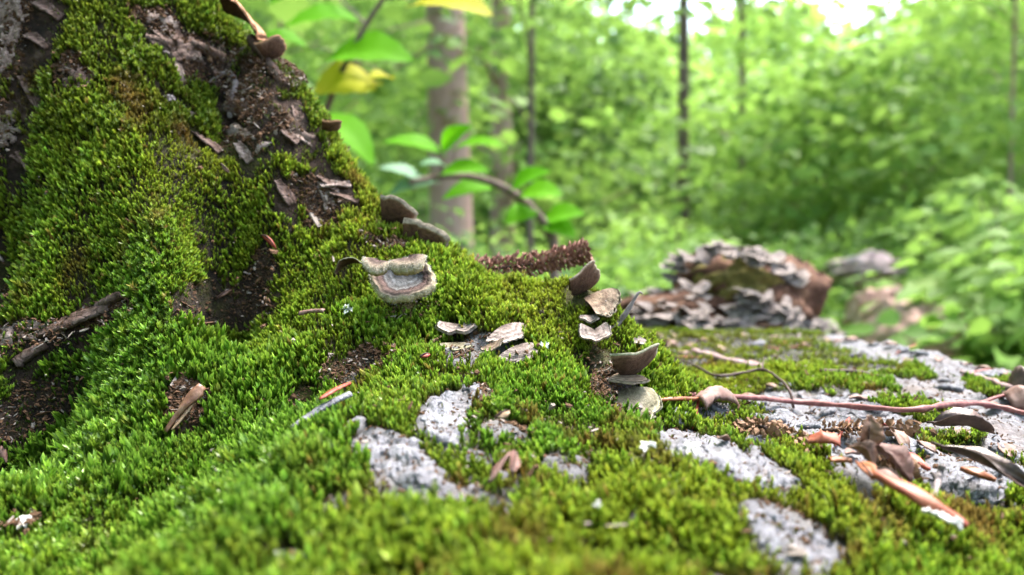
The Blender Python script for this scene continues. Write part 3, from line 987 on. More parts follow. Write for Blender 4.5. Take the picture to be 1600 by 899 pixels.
# the cluster on the end of the hump
bracket("wavy tan bracket fungus draped over the crest of the hump", 908, 482, 54 * PX, (.93, -.36, .06), (-.15, -.30, .95), 56, -.05, .20, 3, .0018, F_TAN, None, 41, droop=.16, at=P(906, 466, .414))
bracket("tiny knobbly pale bracket fungus under the wavy tan one", 922, 500, 14 * PX, (.1, -.85, -.4), (0, -.3, .95), 110, -.1, .15, 4, .003, F_GREY, None, 42, at=P(920, 492, .402))
bracket("round pale pinkish bracket fungus facing outward on the hump", 930, 508, 24 * PX, (.05, -.72, -.62), (.05, -.45, .9), 125, .06, .09, 5, .0025, F_GREY, None, 43, at=P(928, 513, .398))
bracket("large dark brown cup-shaped bracket fungus on the end of the hump", 966, 590, 58 * PX, (.82, -.40, .42), (-.50, .50, .62), 78, .26, .10, 3, .003, F_OLIVE, None, 44, at=P(964, 584, .392), aspect=.9)
bracket("small bracket fungus with pale lip inside the dark cup, topmost", 964, 566, 36 * PX, (.72, -.66, .02), (.0, .02, 1), 70, .0, .04, 2, .0025, F_OLIVE, None, 45, at=P(964, 562, .386))
bracket("small bracket fungus with pale lip inside the dark cup, lowest", 962, 588, 40 * PX, (.70, -.66, -.08), (.05, .05, 1), 70, .0, .04, 2, .003, F_TAN, None, 46, at=P(962, 582, .384), droop=.1)
bracket("weathered grey bracket fungus bent down at the hump's foot", 964, 612, 60 * PX, (.78, -.50, -.40), (.30, -.55, .78), 66, -.05, .10, 2, .003, F_OLIVE, None, 47, at=P(962, 606, .382), droop=.20)
bracket("dark upright bracket fungus standing behind the hump by the knobbly spike", 885, 456, 50 * .455 / FPX, (.84, -.15, .52), (-.62, .46, .60), 75, .15, .16, 3, .0025, F_TAN, None, 48, aspect=.8, at=P(884, 458, .452))

# ------------------------------------------------------------------ twigs
REDTWIG = m_plain("red_twig_bark", (0.088, 0.024, 0.026), (0.176, 0.056, 0.056), (0.264, 0.120, 0.112), 220, .5, .4)
DARKTWIG = m_plain("dark_twig_bark", (.012, .005, .004), (.036, .016, .012), (.085, .045, .036), 220, .6, .3)
GREYTWIG = m_plain("grey_twig_bark", (0.074, 0.062, 0.068), (0.167, 0.143, 0.149), (0.279, 0.254, 0.267), 260, .8, .3)
PINKTWIG = m_plain("pink_twig_bark", (0.149, 0.087, 0.087), (0.248, 0.167, 0.167), (0.341, 0.279, 0.291), 220, .7, .3)


def twig(label, segs, mat, parts=(), name="twig", cat="twig", group=None, sides=8, rough=.12):
    """segs: list of (px, py, lift, radius_m) ; first is the main stem, parts are side shoots with the same layout."""
    def path(sg):
        pts = []
        for (a, b, lf, r) in sg:
            q = hit(a, b)[0]
            dq = (q - CAMP) @ FWD
            if pts and last < .48 and dq > last * 1.12:
                dq = last
                q = P(a, b, dq)
            last = dq
            pts.append(q + np.array([0, 0, lf]))
        n = 4 * len(pts) + 2
        pr = spline(np.array(pts), n)
        rad = .78 * np.interp(np.linspace(0, 1, n), np.linspace(0, 1, len(sg)), [s[3] for s in sg])
        return pr, rad
    pr, rad = path(segs)
    _tg = np.random.default_rng(len(label))
    pr = pr + _tg.normal(0, .13, pr.shape) * rad[:, None]
    rad = rad * (1 + .30 * (_tg.random(len(rad)) > .8) + .08 * _tg.normal(0, 1, len(rad)))
    root = empty(name, tuple(pr[0]))
    v, f = tube_data(pr, rad, sides, rough, len(label))
    mesh_obj("stem", v - pr[0], f, mat, root)
    for sg in parts:
        p2, r2 = path(sg)
        v, f = tube_data(p2, r2, 6, rough, 3)
        mesh_obj("side_shoot", v - pr[0], f, mat, root)
    tag(root, label, cat, group)
    return root


twig("long smooth red twig lying across the grey bark, forked at its end",
     [(1053, 630, .004, .0016), (1130, 634, .005, .0017), (1250, 645, .006, .0018), (1340, 654, .006, .0018), (1420, 656, .005, .0018), (1480, 648, .005, .0018), (1530, 645, .005, .0019), (1580, 655, .005, .0017), (1640, 668, .005, .0015)], REDTWIG,
     [[(1530, 645, .005, .0014), (1570, 637, .007, .001), (1620, 640, .009, .0008)]])
twig("thin dark twig arching over the red one with a side spur",
     [(1050, 578, .010, .0006), (1085, 592, .009, .0009), (1115, 604, .007, .0011), (1150, 605, .008, .0011), (1190, 602, .010, .0011), (1215, 614, .009, .0010), (1232, 628, .007, .0009), (1240, 646, .003, .0010)], DARKTWIG,
     [[(1190, 602, .010, .001), (1192, 596, .012, .0008), (1193, 592, .0145, .0004)]])
twig("pale pink peeled twig lying farther along the log in the moss",
     [(1085, 558, .004, .003), (1140, 574, .004, .0035), (1200, 583, .004, .0032), (1260, 584, .004, .0028)], PINKTWIG)
twig("blurred brown twig continuing past the pink one over the moss",
     [(1280, 590, .004, .0018), (1340, 596, .006, .0016), (1390, 602, .004, .0012)], DARKTWIG)
twig("pinkish stick half hidden at the log's far flank",
     [(1500, 590, .004, .0018), (1540, 602, .004, .0022), (1580, 615, .003, .002)], PINKTWIG)
twig("grey broken hooked twig standing in the hollow under the bark slab",
     [(360, 196, .004, .0020), (361, 178, .008, .0022), (367, 160, .010, .0026), (360, 140, .009, .0024), (346, 132, .006, .0017), (328, 140, .004, .0010)], GREYTWIG,
     [[(366, 158, .004, .0018), (362, 148, .002, .0016), (350, 146, 0, .0008)]])
twig("thin curled dark stick poking out of the hump above the cup fungus",
     [(955, 520, .001, .0014), (968, 516, .004, .0015), (985, 508, .010, .0012), (998, 501, .014, .0008), (1004, 500, .013, .0004)], GREYTWIG)
twig("short grey twig stub with white fuzz beside the dark curled leaf strip",
     [(1458, 812, .001, .0012), (1460, 795, .004, .0013), (1466, 778, .008, .0016), (1472, 768, .010, .0012)], GREYTWIG, [[(1464, 782, .006, .001), (1458, 774, .008, .0008), (1452, 772, .008, .0004)]])

# ------------------------------------------------------------------ flat litter: leaves, slivers, scales
L_BROWN = m_plain("dead_leaf_brown", (.055, .027, .018), (.13, .068, .046), (.25, .155, .115), 120, .55, .4, .12)
L_DARK = m_plain("dead_leaf_dark", (.018, .009, .008), (.05, .026, .021), (.13, .078, .065), 120, .4, .5, .05)
L_PINK = m_plain("dead_leaf_pink", (0.120, 0.058, 0.046), (0.184, 0.104, 0.088), (0.264, 0.188, 0.168), 120, .6, .35, .12)
L_PURPLE = m_plain("dead_leaf_purple", (.055, .022, .020), (.125, .058, .050), (.22, .13, .115), 120, .6, .35, .1)
S_ORANGE = m_plain("orange_wood", (0.151, 0.036, 0.010), (0.223, 0.065, 0.020), (0.274, 0.115, 0.050), 120, .45, .4, .08, .4, (1, 1, 1))
S_SALMON = m_plain("salmon_wood", (0.180, 0.035, 0.017), (0.245, 0.061, 0.032), (0.288, 0.108, 0.065), 90, .5, .4, .08)
S_RED = m_plain("red_wood", (.18, .022, .014), (.28, .045, .030), (.36, .11, .08), 120, .5, .4, .05)
S_TAN = m_plain("tan_wood", (0.174, 0.099, 0.056), (0.273, 0.180, 0.112), (0.372, 0.285, 0.205), 150, .7, .3)
S_HUSK = m_plain("husk_brown", (0.099, 0.038, 0.021), (0.167, 0.077, 0.046), (0.248, 0.149, 0.099), 150, .42, .5, .1)
LICHEN = m_plain("pale_lichen", (0.260, 0.310, 0.285), (0.347, 0.397, 0.372), (0.434, 0.471, 0.446), 260, .9, .2, .05)
WHITE_L = m_plain("white_lichen", (0.341, 0.347, 0.341), (0.434, 0.440, 0.434), (0.496, 0.496, 0.496), 260, .9, .2)


def strip_mesh(L, W, kind, th, curl, bend, twist, seed, nu=16, nv=7, jag=.0):
    g = np.random.default_rng(seed)
    V = []
    for i in range(nu):
        u = i / (nu - 1)
        if kind == 'leaf':
            wv = math.sin(math.pi * (u * .94 + .03)) ** .75
        elif kind == 'needle':
            wv = min(1, 8 * u + .2, 8 * (1 - u) + .1)
        elif kind == 'club':
            wv = .28 + .72 * sstep(.25, .85, u) if u < .93 else .7
        elif kind == 'sliver':
            wv = min(1, 3 * u + .25) * (1 - .75 * max(0, u - .55) / .45)
        else:
            wv = .85 + .15 * math.sin(5 * u + seed)
        wv = float(wv) * (1 + jag * (g.random() - .5))
        tw = twist * (u - .5)
        for j in range(nv):
            v = j / (nv - 1) * 2 - 1
            y = v * W * .5 * wv
            z = curl * W * (v * v - .3) * wv + bend * math.sin(math.pi * u) + .04 * W * math.sin(9 * u + 4 * v + seed) + jag * W * .12 * g.normal()
            V.append((u * L, y * math.cos(tw) - z * math.sin(tw), y * math.sin(tw) + z * math.cos(tw)))
    top = np.array(V)
    bot = top - np.array([0, 0, th])
    n = nu * nv
    f = [tuple(q) for q in grid_faces(nu, nv)] + [tuple(q[::-1] + n) for q in grid_faces(nu, nv)]
    bd = [(i, 0) for i in range(nu)] + [(nu - 1, j) for j in range(1, nv)] + [(i, nv - 1) for i in range(nu - 2, -1, -1)] + [(0, j) for j in range(nv - 2, 0, -1)]
    ix = [a * nv + b for a, b in bd]
    for k in range(len(ix)):
        a, b = ix[k], ix[(k + 1) % len(ix)]
        f.append((a, a + n, b + n, b))
    return np.vstack([top, bot]), f


def strip(name, label, cat, p0, p1, W, kind, mat, curl=.2, bend=.0, twist=0., th=.0004, lift=(.001, .001), seed=1, jag=.1, group=None, upv=None, petiole=None, mids=None):
    a = hit(*p0)[0]; b = hit(*p1)[0]
    _da, _db = (a - CAMP) @ FWD, (b - CAMP) @ FWD
    if math.hypot(p1[0] - p0[0], p1[1] - p0[1]) < 130 and max(_da, _db) / min(_da, _db) > 1.10 and min(_da, _db) < .5:
        _m = min(_da, _db)                       # an end that slipped past the crest stays with its piece
        a, b = P(*p0, min(_da, _m * 1.02)), P(*p1, min(_db, _m * 1.02))
    m = (a + b) / 2
    up = hnormal(np.array([m[0]]), np.array([m[1]]), .008)[0] * .7 + np.array([0, 0, .5]) if upv is None else np.asarray(upv, float)
    for _t in np.linspace(0, 1, 5):
        _c = a * (1 - _t) + b * _t
        CLEAR.append((_c[0], _c[1], max(W * .6, .002)))
    mossy = .0048 if PROJ(a)[2] < .45 else 0
    lift = (lift[0] + mossy, lift[1] + mossy)
    a = a + np.array([0, 0, lift[0]]); b = b + np.array([0, 0, lift[1]])
    X, Y, Zv = frame(b - a, up)
    L = np.linalg.norm(b - a)
    v, f = strip_mesh(L, W, kind, th, curl, bend, twist, seed, jag=jag)
    M = Matrix(((X[0], Y[0], Zv[0]), (X[1], Y[1], Zv[1]), (X[2], Y[2], Zv[2]))).to_4x4()
    M.translation = Vector(a)
    if petiole or kind == 'leaf':
        root = empty(name, tuple(a))
        root.matrix_world = M
        mesh_obj("blade", v, f, mat, root)
        rib = np.array([(t * L, 0, bend * math.sin(math.pi * t) + .00025 - .3 * curl * W * math.sin(math.pi * t)) for t in np.linspace(-.12, .96, 9)])
        tv, tf = tube_data(rib, np.linspace(.0006, .00015, 9), 5)
        mesh_obj("midrib", tv, tf, DARKTWIG, root)
        o = root
    else:
        o = mesh_obj(name, v, f, mat)
        o.matrix_world = M
    tag(o, label, cat, group)
    return o


# bark slabs still hanging on the upper mound: parts of the log
def slab(p0, p1, W, mat, seed, th=.003, curl=-.3, lift=(.003, .003)):
    before = set(bpy.data.objects)
    ob = strip("bark_slab", None, None, p0, p1, W, 'plank', mat, curl, .0005, .3, th, lift, seed, .28)
    ob.parent = log
    ob.matrix_parent_inverse = Matrix.Identity(4)


slab((358, 172), (486, 228), .012, BROWNBARK, 51, .005, -.4, (.006, .005))
slab((366, 204), (412, 236), .012, MIXBARK, 52, .003)
slab((392, 62), (446, 140), .006, BROWNBARK, 53, .004)
slab((300, 70), (352, 96), .008, BROWNBARK, 54)
slab((228, 62), (300, 84), .007, BROWNBARK, 55)
slab((60, 528), (168, 486), .007, BROWNBARK, 56, .002, -.1, (-.002, -.002))
slab((150, 500), (188, 482), .005, BROWNBARK, 57)
slab((20, 590), (70, 560), .006, BROWNBARK, 58)
_g = np.random.default_rng(91)
for _k in range(44):
    if _k < 30:
        _x, _y = _g.uniform(225, 500), _g.uniform(0, 235)
        if _x > 335 + _y * .82 - 8 or _x < 200 + _y * .35: continue
    elif _k < 36: _x, _y = _g.uniform(0, 60), _g.uniform(0, 260)
    else: _x, _y = _g.uniform(430, 545), _g.uniform(280, 330)
    _L = _g.uniform(18, 60); _an = R(_g.normal(45, 18))
    slab((_x, _y), (_x + _L * math.cos(_an), _y + _L * math.sin(_an)), _g.uniform(.003, .008), _g.choice([BROWNBARK, BROWNBARK, MIXBARK]), 300 + _k, .0012, .05, (_g.uniform(-.003, .001),) * 2)
# right-hand foreground litter
strip("wood_sliver", "long salmon wood sliver with ragged white edge lying in the moss", "wood chip", (1366, 794), (1512, 896), .0072, 'sliver', S_SALMON, -.25, .0015, .3, .0014, (.007, .010), 3, .05)
strip("wood_fringe", "ragged white splinters torn along the salmon sliver's edge", "splinter", (1440, 862), (1502, 897), .0034, 'plank', WHITE_L, .2, .0006, .8, .0006, (.008, .0095), 9, .9)
strip("wood_chip", "orange shield-shaped wood chip at the head of the salmon sliver", "wood chip", (1362, 792), (1340, 776), .0058, 'leaf', S_ORANGE, .3, .001, .2, .0008, (.005, .007), 4, .05)
strip("wood_chip", "rounded salmon bark chip beside the spent catkin", "wood chip", (1262, 722), (1312, 722), .008, 'plank', S_SALMON, -.3, .002, .2, .001, (.004, .004), 5, .15)
strip("wood_chip", "thin orange chip lying under the crumpled brown leaf", "wood chip", (1296, 750), (1330, 752), .0035, 'plank', S_ORANGE, -.2, .0005, .1, .0008, (.003, .003), 6, .1)
strip("wood_sliver", "red and white pointed wood sliver beyond the crumpled leaf", "wood chip", (1405, 732), (1452, 764), .0046, 'sliver', S_RED, -.2, .001, .1, .001, (.003, .003), 7, .1)
strip("wood_sliver", "orange pointed wood sliver on grey bark behind the dark leaf strip", "wood chip", (1500, 762), (1556, 782), .0046, 'sliver', S_ORANGE, -.2, .001, .1, .001, (.003, .003), 8, .1)
strip("dead_leaf", "crumpled purple brown dead leaf behind the orange chip", "leaf", (1352, 742), (1424, 792), .0105, 'leaf', L_PURPLE, .45, .003, .5, .0004, (.006, .004), 11, .2)
strip("dead_leaf", "curled pinkish leaf tip in front of the purple brown leaf", "leaf", (1362, 778), (1416, 800), .0085, 'leaf', L_PINK, -.4, .002, .3, .0004, (.005, .003), 12, .1)
strip("dead_leaf", "upright translucent amber leaf scrap in the litter heap", "leaf", (1352, 748), (1356, 742), .008, 'leaf', S_HUSK, .4, .002, .3, .0003, (.004, .017), 13, .3, upv=(0, -1, .2))
strip("dead_leaf", "striped tan leaf fold left of the purple brown leaf", "leaf", (1326, 744), (1362, 776), .008, 'leaf', L_BROWN, .5, .003, -.4, .0004, (.006, .005), 14, .2)
strip("dead_leaf", "long dark glossy curled leaf strip arching over grey bark", "leaf", (1470, 772), (1618, 806), .0080, 'leaf', L_DARK, .45, .0025, 1.2, .0005, (.013, .004), 15, .12)
strip("dead_leaf", "thick dark brown rolled leaf resting on the grey bark", "leaf", (1458, 698), (1552, 712), .0105, 'leaf', L_DARK, .65, .003, -.4, .0006, (.006, .006), 16, .1)
strip("dead_leaf", "small purple brown leaf standing in the near moss", "leaf", (768, 806), (798, 768),   .0052, 'leaf', L_PURPLE, .15, .0003, .2, .0004, (.006, .008), 19, .1, upv=(-.6, -.8, .2))
strip("dead_leaf", "second purple leaf scrap leaning by the small standing leaf", "leaf", (800, 792), (806, 768), .0042, 'leaf', L_PURPLE, .15, .0003, .1, .0004, (.006, .008), 20, .1, upv=(.3, -.9, .2))
strip("pine_needle", "orange needle lying at the foot of the hump", "needle", (1018, 652), (1092, 648), .0022, 'needle', S_ORANGE, -.3, .0006, 0, .0008, (.0035, .0035), 21, .05)
strip("bark_chip", "rounded pinkish brown bark chip under the red twig", "bark chip", (1092, 648), (1140, 640), .012, 'plank', L_PINK, -.35, .004, .1, .002, (.003, .003), 22, .2)
strip("bark_chip", "black charred bark piece on the log's far edge", "bark chip", (1578, 612), (1620, 606), .022, 'plank', L_DARK, -.5, .008, .1, .004, (.004, .004), 23, .2)
strip("bark_chip", "smooth pink bark chip by the fork of the red twig", "bark chip", (1572, 642), (1625, 640), .02, 'plank', L_PINK, -.4, .004, .1, .002, (.003, .003), 24, .1)
# left and middle moss
strip("seed_husk", "brown club-shaped husk leaning on crumbly wood in the moss", "husk", (258, 706), (313, 650), .0062, 'club', S_HUSK, -.45, .001, .3, .001, (.004, .009), 31, .03)
strip("wood_splinter", "pale splinter lying under the brown club-shaped husk", "splinter", (268, 704), (306, 664), .0016, 'sliver', S_TAN, -.2, 0, 0, .0006, (.004, .006), 32, .1)
strip("wood_splinter", "short pinkish wood splinter lying on bright moss", "splinter", (468, 527), (506, 523), .0028, 'plank', L_PINK, -.3, .0005, .2, .001, (.0075, .0075), 33, .3)
strip("seed_scale", "small reddish brown scale in the dark hollow", "scale", (340, 494), (362, 484), .0022, 'leaf', S_HUSK, -.3, .0005, .2, .0005, (.005, .006), 34, .1)
strip("seed_scale", "curved orange red scale beside the rotten hollow", "scale", (410, 400), (432, 420), .0026, 'leaf', S_RED, -.4, .003, .3, .0006, (.006, .006), 35, .1)
strip("seed_scale", "tiny pale grey seed scale high on the mound", "scale", (347, 292), (359, 304), .0022, 'leaf', L_PINK, -.3, .0003, .1, .0006, (.007, .007), 36, .1)
strip("bark_splinter", "long grey bark splinter with red edge between the ridges", "splinter", (456, 712), (546, 656), .0040, 'plank', GREYBARK, -.1, .0008, .2, .0014, (.006, .006), 37, .15)
strip("bark_splinter", "bright red peel of inner bark along the grey splinter", "splinter", (500, 678), (548, 648), .0028, 'sliver', S_RED, -.1, .0006, .2, .0008, (.0085, .008), 38, .15)
strip("wood_splinter", "thin fuzzy grey splinter on the dark slope by the husk", "splinter", (124, 682), (146, 652), .0014, 'plank', GREYTWIG, -.2, .0004, .2, .0008, (.006, .006), 39, .4)
strip("wood_splinter", "small pointed tan splinter at the edge of the dark hollow", "splinter", (3, 738), (11, 760), .003, 'sliver', L_PINK, -.2, .0003, .2, .0008, (.007, .006), 40, .2)
strip("seed_scale", "tiny crimson scale in the brown hollow near the grey plate", "scale", (658, 588), (672, 584), .0026, 'leaf', S_RED, -.3, .0005, .2, .0006, (.004, .004), 41, .1)
strip("seed_scale", "pale tan flake between two bark plates", "scale", (776, 690), (796, 684), .0036, 'leaf', S_TAN, -.3, .0005, .2, .0006, (.004, .005), 42, .2)


def lichen(label, px, py, r, mat, n, seed, lift=.006, cat="lichen"):
    g = np.random.default_rng(seed)
    c = hit(px, py)[0]
    nm = norm(hnormal(c[:1], c[1:2], .008)[0] * .7 + np.array([0, -.3, .5]))
    root = empty("lichen", tuple(c))
    X, Y, Zv = frame(np.cross(nm, [0, 1, .2]), nm)
    for k in range(n):
        az = k / n * 6.28 + g.uniform(-.4, .4)
        v, f = strip_mesh(r * g.uniform(.8, 1.3), r * g.uniform(.6, .9), 'leaf', .0003, g.uniform(-.1, .6), .0006, .5, seed + k, 8, 5, .4)
        d = X * math.cos(az) + Y * math.sin(az)
        e = np.cross(Zv, d)
        v2 = v @ np.array([d, e, Zv]) + Zv * (lift + g.uniform(0, .0012))
        mesh_obj("lobe", v2, f, mat, root)
    tag(root, label, cat)


lichen("pale green lichen rosette on bright moss below the curled fungus", 546, 500, .0032, LICHEN, 5, 1)
lichen("bluish lichen scrap beside the pale bracket fungi", 848, 552, .0030, LICHEN, 5, 2, .004)
lichen("white frilly lichen at the head of the grey bark plate", 1078, 715, .0034, WHITE_L, 6, 3, .003)
lichen("white lichen tuft in the moss left of the grey bark plate", 1010, 720, .0028, WHITE_L, 5, 4, .005)
lichen("small white lichen scrap beside the brown husk", 244, 642, .0018, WHITE_L, 4, 5, .006)
lichen("pinkish white lichen crust at the dark lower corner of the moss", 44, 838, .0035, WHITE_L, 5, 6, .006)
lichen("tiny white lichen dot in the moss before the grey bark", 925, 820, .0012, WHITE_L, 4, 7, .006)
lichen("grey lichen flake on the upper slope of the mound", 268, 172, .0028, GREYTWIG, 4, 8, .007)


def spent_catkin(label, pts, rad, nb, size, mat, seed, name="spent_catkin"):
    g = np.random.default_rng(seed)
    pr = spline(np.array(pts), 20)
    root = empty(name, tuple(pr[0]))
    v, f = tube_data(pr, np.linspace(.0011, .0006, 20), 6)
    mesh_obj("stem", v - pr[0], f, DARKTWIG, root)
    V, F = [], []
    T = norm(np.gradient(pr, axis=0))
    for k in range(nb):
        u = k / (nb - 1)
        i = min(int(u * 19), 18)
        c = pr[i] + (pr[i + 1] - pr[i]) * (u * 19 - i)
        ref = norm(np.cross(T[i], [0.1, .2, 1])); ref2 = np.cross(T[i], ref)
        az = k * 2.399
        o = ref * math.cos(az) + ref2 * math.sin(az)
        d = norm(o + T[i] * g.uniform(.1, .8) + g.normal(0, .2, 3))
        s = norm(np.cross(d, T[i])); w_ = np.cross(d, s)
        b = len(V)
        p = c + o * rad * g.uniform(.25, .75)
        L = size * g.uniform(.7, 1.25)
        V += [p - s * L * .28, p + s * L * .28, p + d * L * .5 + s * L * .42 + w_ * L * .12, p + d * L * .5 - s * L * .42 + w_ * L * .12, p + d * L + w_ * L * -.1, p + d * L * .5 - w_ * L * .3]
        F += [(b, b + 1, b + 2, b + 3), (b + 3, b + 2, b + 4), (b, b + 5, b + 1), (b + 1, b + 5, b + 2), (b + 2, b + 5, b + 4), (b + 4, b + 5, b + 3), (b + 3, b + 5, b)]
    o = mesh_obj("bracts", np.array(V) - pr[0], F, mat, root, smooth=False)
    o["kind"] = "stuff"
    tag(root, label, "catkin")


CATKIN = m_plain("catkin_brown", (.085, .040, .022), (.18, .095, .052), (.32, .19, .115), 200, .7, .3)
SPIKE = m_plain("spike_brown", (.085, .036, .028), (.20, .095, .075), (.36, .20, .17), 200, .75, .3)


def on(px, py, lift):
    return hit(px, py)[0] + np.array([0, 0, lift])


spent_catkin("brown spent catkin lying against the moss edge beside the salmon chip", [on(1150, 684, .004), on(1190, 686, .005), on(1230, 697, .005), on(1272, 716, .004)], .0035, 150, .0030, CATKIN, 1)
spent_catkin("blurred brown spent catkin lying behind the pale bark plate", [on(1285, 688, .004), on(1330, 686, .004), on(1380, 684, .004), on(1430, 683, .004)], .003, 110, .0030, CATKIN, 2)
spent_catkin("short brown spent catkin behind the crumpled brown leaf", [on(1372, 734, .004), on(1398, 742, .005), on(1425, 750, .004)], .0035, 80, .0030, CATKIN, 3)
spent_catkin("knobbly purplish brown spike lying behind the mossy hump", [P(735, 422, .462), P(790, 418, .464), P(840, 412, .466), P(880, 403, .468), P(918, 393, .470)], .0074, 460, .0040, SPIKE, 4, "knobbly_spike")

# loose litter scattered on the open bark; alike pieces share a label and a group
LIT = [("leaf_fragment", "small pinkish leaf fragment lying loose on the open grey bark", "leaf", 'leaf', L_PINK, .007, .013, .25, "pinkish leaf fragments on the open bark"),
       ("leaf_fragment", "small brown leaf fragment lying loose on the open grey bark", "leaf", 'leaf', L_BROWN, .006, .012, .3, "brown leaf fragments on the open bark"),
       ("bark_flake", "loose angular grey bark flake on the top of the log", "bark flake", 'plank', GREYBARK, .008, .013, -.05, "grey bark flakes on the log"),
       ("pine_needle", "thin reddish needle strewn on the open grey bark", "needle", 'needle', S_RED, .0016, .03, -.2, "reddish needles on the open bark")]
g = np.random.default_rng(77)
for (nm, lb, ct, kd, mt, W_, L_, cu, gp) in LIT:
    protos = []
    for s in range(3):
        v, f = strip_mesh(L_, W_, kd, .0006 if kd != 'plank' else .0022, cu, .001, .4, 60 + s, 10, 5, .35 if kd == 'plank' else .15)
        protos.append((v - np.array([L_ / 2, 0, 0]), f))
    me_cache = []
    cnt = {"pine_needle": 12, "bark_flake": 40}.get(nm, 46 if mt is L_PINK else 26)
    for k in range(cnt):
        if g.random() < .62:
            a, b = g.uniform(1060, 1600), g.uniform(585, 715)
        else:
            a, b = g.uniform(1010, 1590), g.uniform(512, 600)
        if k % 5 >= 3 and nm == 'leaf_fragment': a, b = g.uniform(985, 1290), g.uniform(500, 548)
        b = max(b, 505 + max(0, a - 1250) * .26)
        q = hit(a, b)[0]
        if q[1] > 1.1:
            continue
        s = k % 3
        if len(me_cache) <= s:
            o = mesh_obj(nm, protos[s][0], protos[s][1], mt)
            me_cache.append(o.data)
        else:
            o = bpy.data.objects.new(nm, me_cache[s])
            link(o)
        nrm_ = Vector(hnormal(q[:1], q[1:2], .008)[0])
        qn = Vector((0, 0, 1)).rotation_difference(nrm_)
        from mathutils import Euler
        o.rotation_euler = (qn.to_matrix() @ Euler((g.uniform(-.15, .15), g.uniform(-.15, .15), g.uniform(0, 6.28))).to_matrix()).to_euler()
        sc = g.uniform(.6, 1.15)
        o.scale = (sc, sc, sc)
        o.location = Vector(q) + nrm_ * .0016
        tag(o, lb, ct, gp)

# ------------------------------------------------------------------ the broken stub farther along the log, shingled with brackets
STUBWOOD = m_plain("stub_wood", (.022, .010, .007), (.075, .036, .024), (.16, .09, .058), 35, .9, .2, 0, .8, (1, 1, 1), .006)
STUBMOSS = m_plain("stub_moss", (.045, .040, .012), (.12, .10, .028), (.22, .165, .06), 60, .9, .2, 0, .8, (1, 1, 1), .006)


def lump(name, c, rx, ry, rz, mat, seed, parent, amp=.18):
    nu, nv = 72, 40
    th = np.linspace(0, 2 * math.pi, nu, endpoint=False); ph = np.linspace(.02, math.pi - .02, nv)
    T_, P_ = np.meshgrid(th, ph, indexing='ij')
    d = np.stack([np.cos(T_) * np.sin(P_), np.sin(T_) * np.sin(P_), np.cos(P_)], -1)
    k = 1 + amp * (fbm(d[..., 0] * 2.2 + 9 + seed, d[..., 1] * 2.2 + d[..., 2] * 2.7, seed, 5) + .35 * fbm(d[..., 0] * 9 + seed, d[..., 1] * 9 + d[..., 2] * 11, seed + 3, 3))
    V = np.asarray(c) + d * k[..., None] * np.array([rx, ry, rz])
    return mesh_obj(name, V.reshape(-1, 3), grid_faces(nu, nv, True)[:, ::-1], mat, parent), V.reshape(-1, 3)


SD = .95
sc0 = P(1158, 474, SD)
stub = empty("branch_stub", (0, 0, 0))
stub.location = (0, 0, 0)
o1, V1 = lump("rotten_core", sc0, .088, .085, .066, STUBWOOD, 3, stub, .30)
o2, V2 = lump("moss_cap", P(1150, 443, SD - .035), .048, .05, .034, STUBMOSS, 8, stub, .25)
o3, V3 = lump("root_swelling", P(1110, 500, SD - .01), .115, .09, .038, STUBWOOD, 5, stub, .25)
o4, V4 = lump("broken_end", P(1240, 450, SD + .01), .030, .05, .028, STUBWOOD, 6, stub, .4)
tag(stub, "rotten brown branch stub on the log, shingled with grey bracket fungi", "stump")
F_FAR = m_fungus("fungus_far", [(0.0, (0.128, 0.104, 0.092)), (.4, (0.176, 0.144, 0.136)), (.62, (0.264, 0.228, 0.224)), (.78, (0.184, 0.152, 0.148)), (.92, (0.288, 0.252, 0.244)), (1.0, (0.336, 0.296, 0.288))])
far_me = []
for s in range(5):
    top, bot, rv, nr, na = bracket_mesh(1.0, 88, -.05, .12, 3, .10, 200 + s, 6, 13, aspect=1.15, droop=.2)
    far_me.append((top, bot, rv, nr, na))
far_cache = {}


def far_bracket(pos, out, up, rad, s):
    if s not in far_cache:
        top, bot, rv, nr, na = far_me[s]
        rim_i = np.arange(na) * nr + nr - 1
        N0 = na * nr
        f = [tuple(q) for q in grid_faces(na, nr)[:, ::-1]] + [tuple(q) for q in grid_faces(na, nr, False, N0)]
        for i in range(na - 1):
            f.append((rim_i[i], N0 + rim_i[i], N0 + rim_i[i + 1], rim_i[i + 1])[::-1])
        o = mesh_obj("shelf_fungus", np.vstack([top, bot]), f, F_FAR, None, {"r": np.concatenate([rv, rv * .5])})
        far_cache[s] = o.data
    else:
        o = bpy.data.objects.new("shelf_fungus", far_cache[s])
        link(o)
    X, Y, Zv = frame(out, up)
    M = Matrix(((X[0], Y[0], Zv[0]), (X[1], Y[1], Zv[1]), (X[2], Y[2], Zv[2]))).to_4x4() @ Matrix.Scale(rad, 4)
    M.translation = Vector(pos)
    o.matrix_world = M
    tag(o, "small pale grey shelf fungus overlapping its neighbours on the branch stub", "fungus", "shelf fungi shingled over the branch stub")


def stub_depth(a, b):
    best = None
    for c, r in ((sc0, (.088, .085, .066)), (P(1150, 440, SD - .045), (.055, .05, .04)), (P(1110, 500, SD - .01), (.115, .09, .038)), (P(1240, 450, SD + .01), (.030, .05, .028))):
        d = P(a, b, 1.0) - CAMP
        r = np.array(r)
        o_ = (CAMP - c) / r; dd = d / r
        A_, B_, C_ = dd @ dd, o_ @ dd, o_ @ o_ - 1
        q = B_ * B_ - A_ * C_
        if q > 0:
            t = (-B_ - math.sqrt(q)) / A_
            if best is None or t < best: best = t
    return best


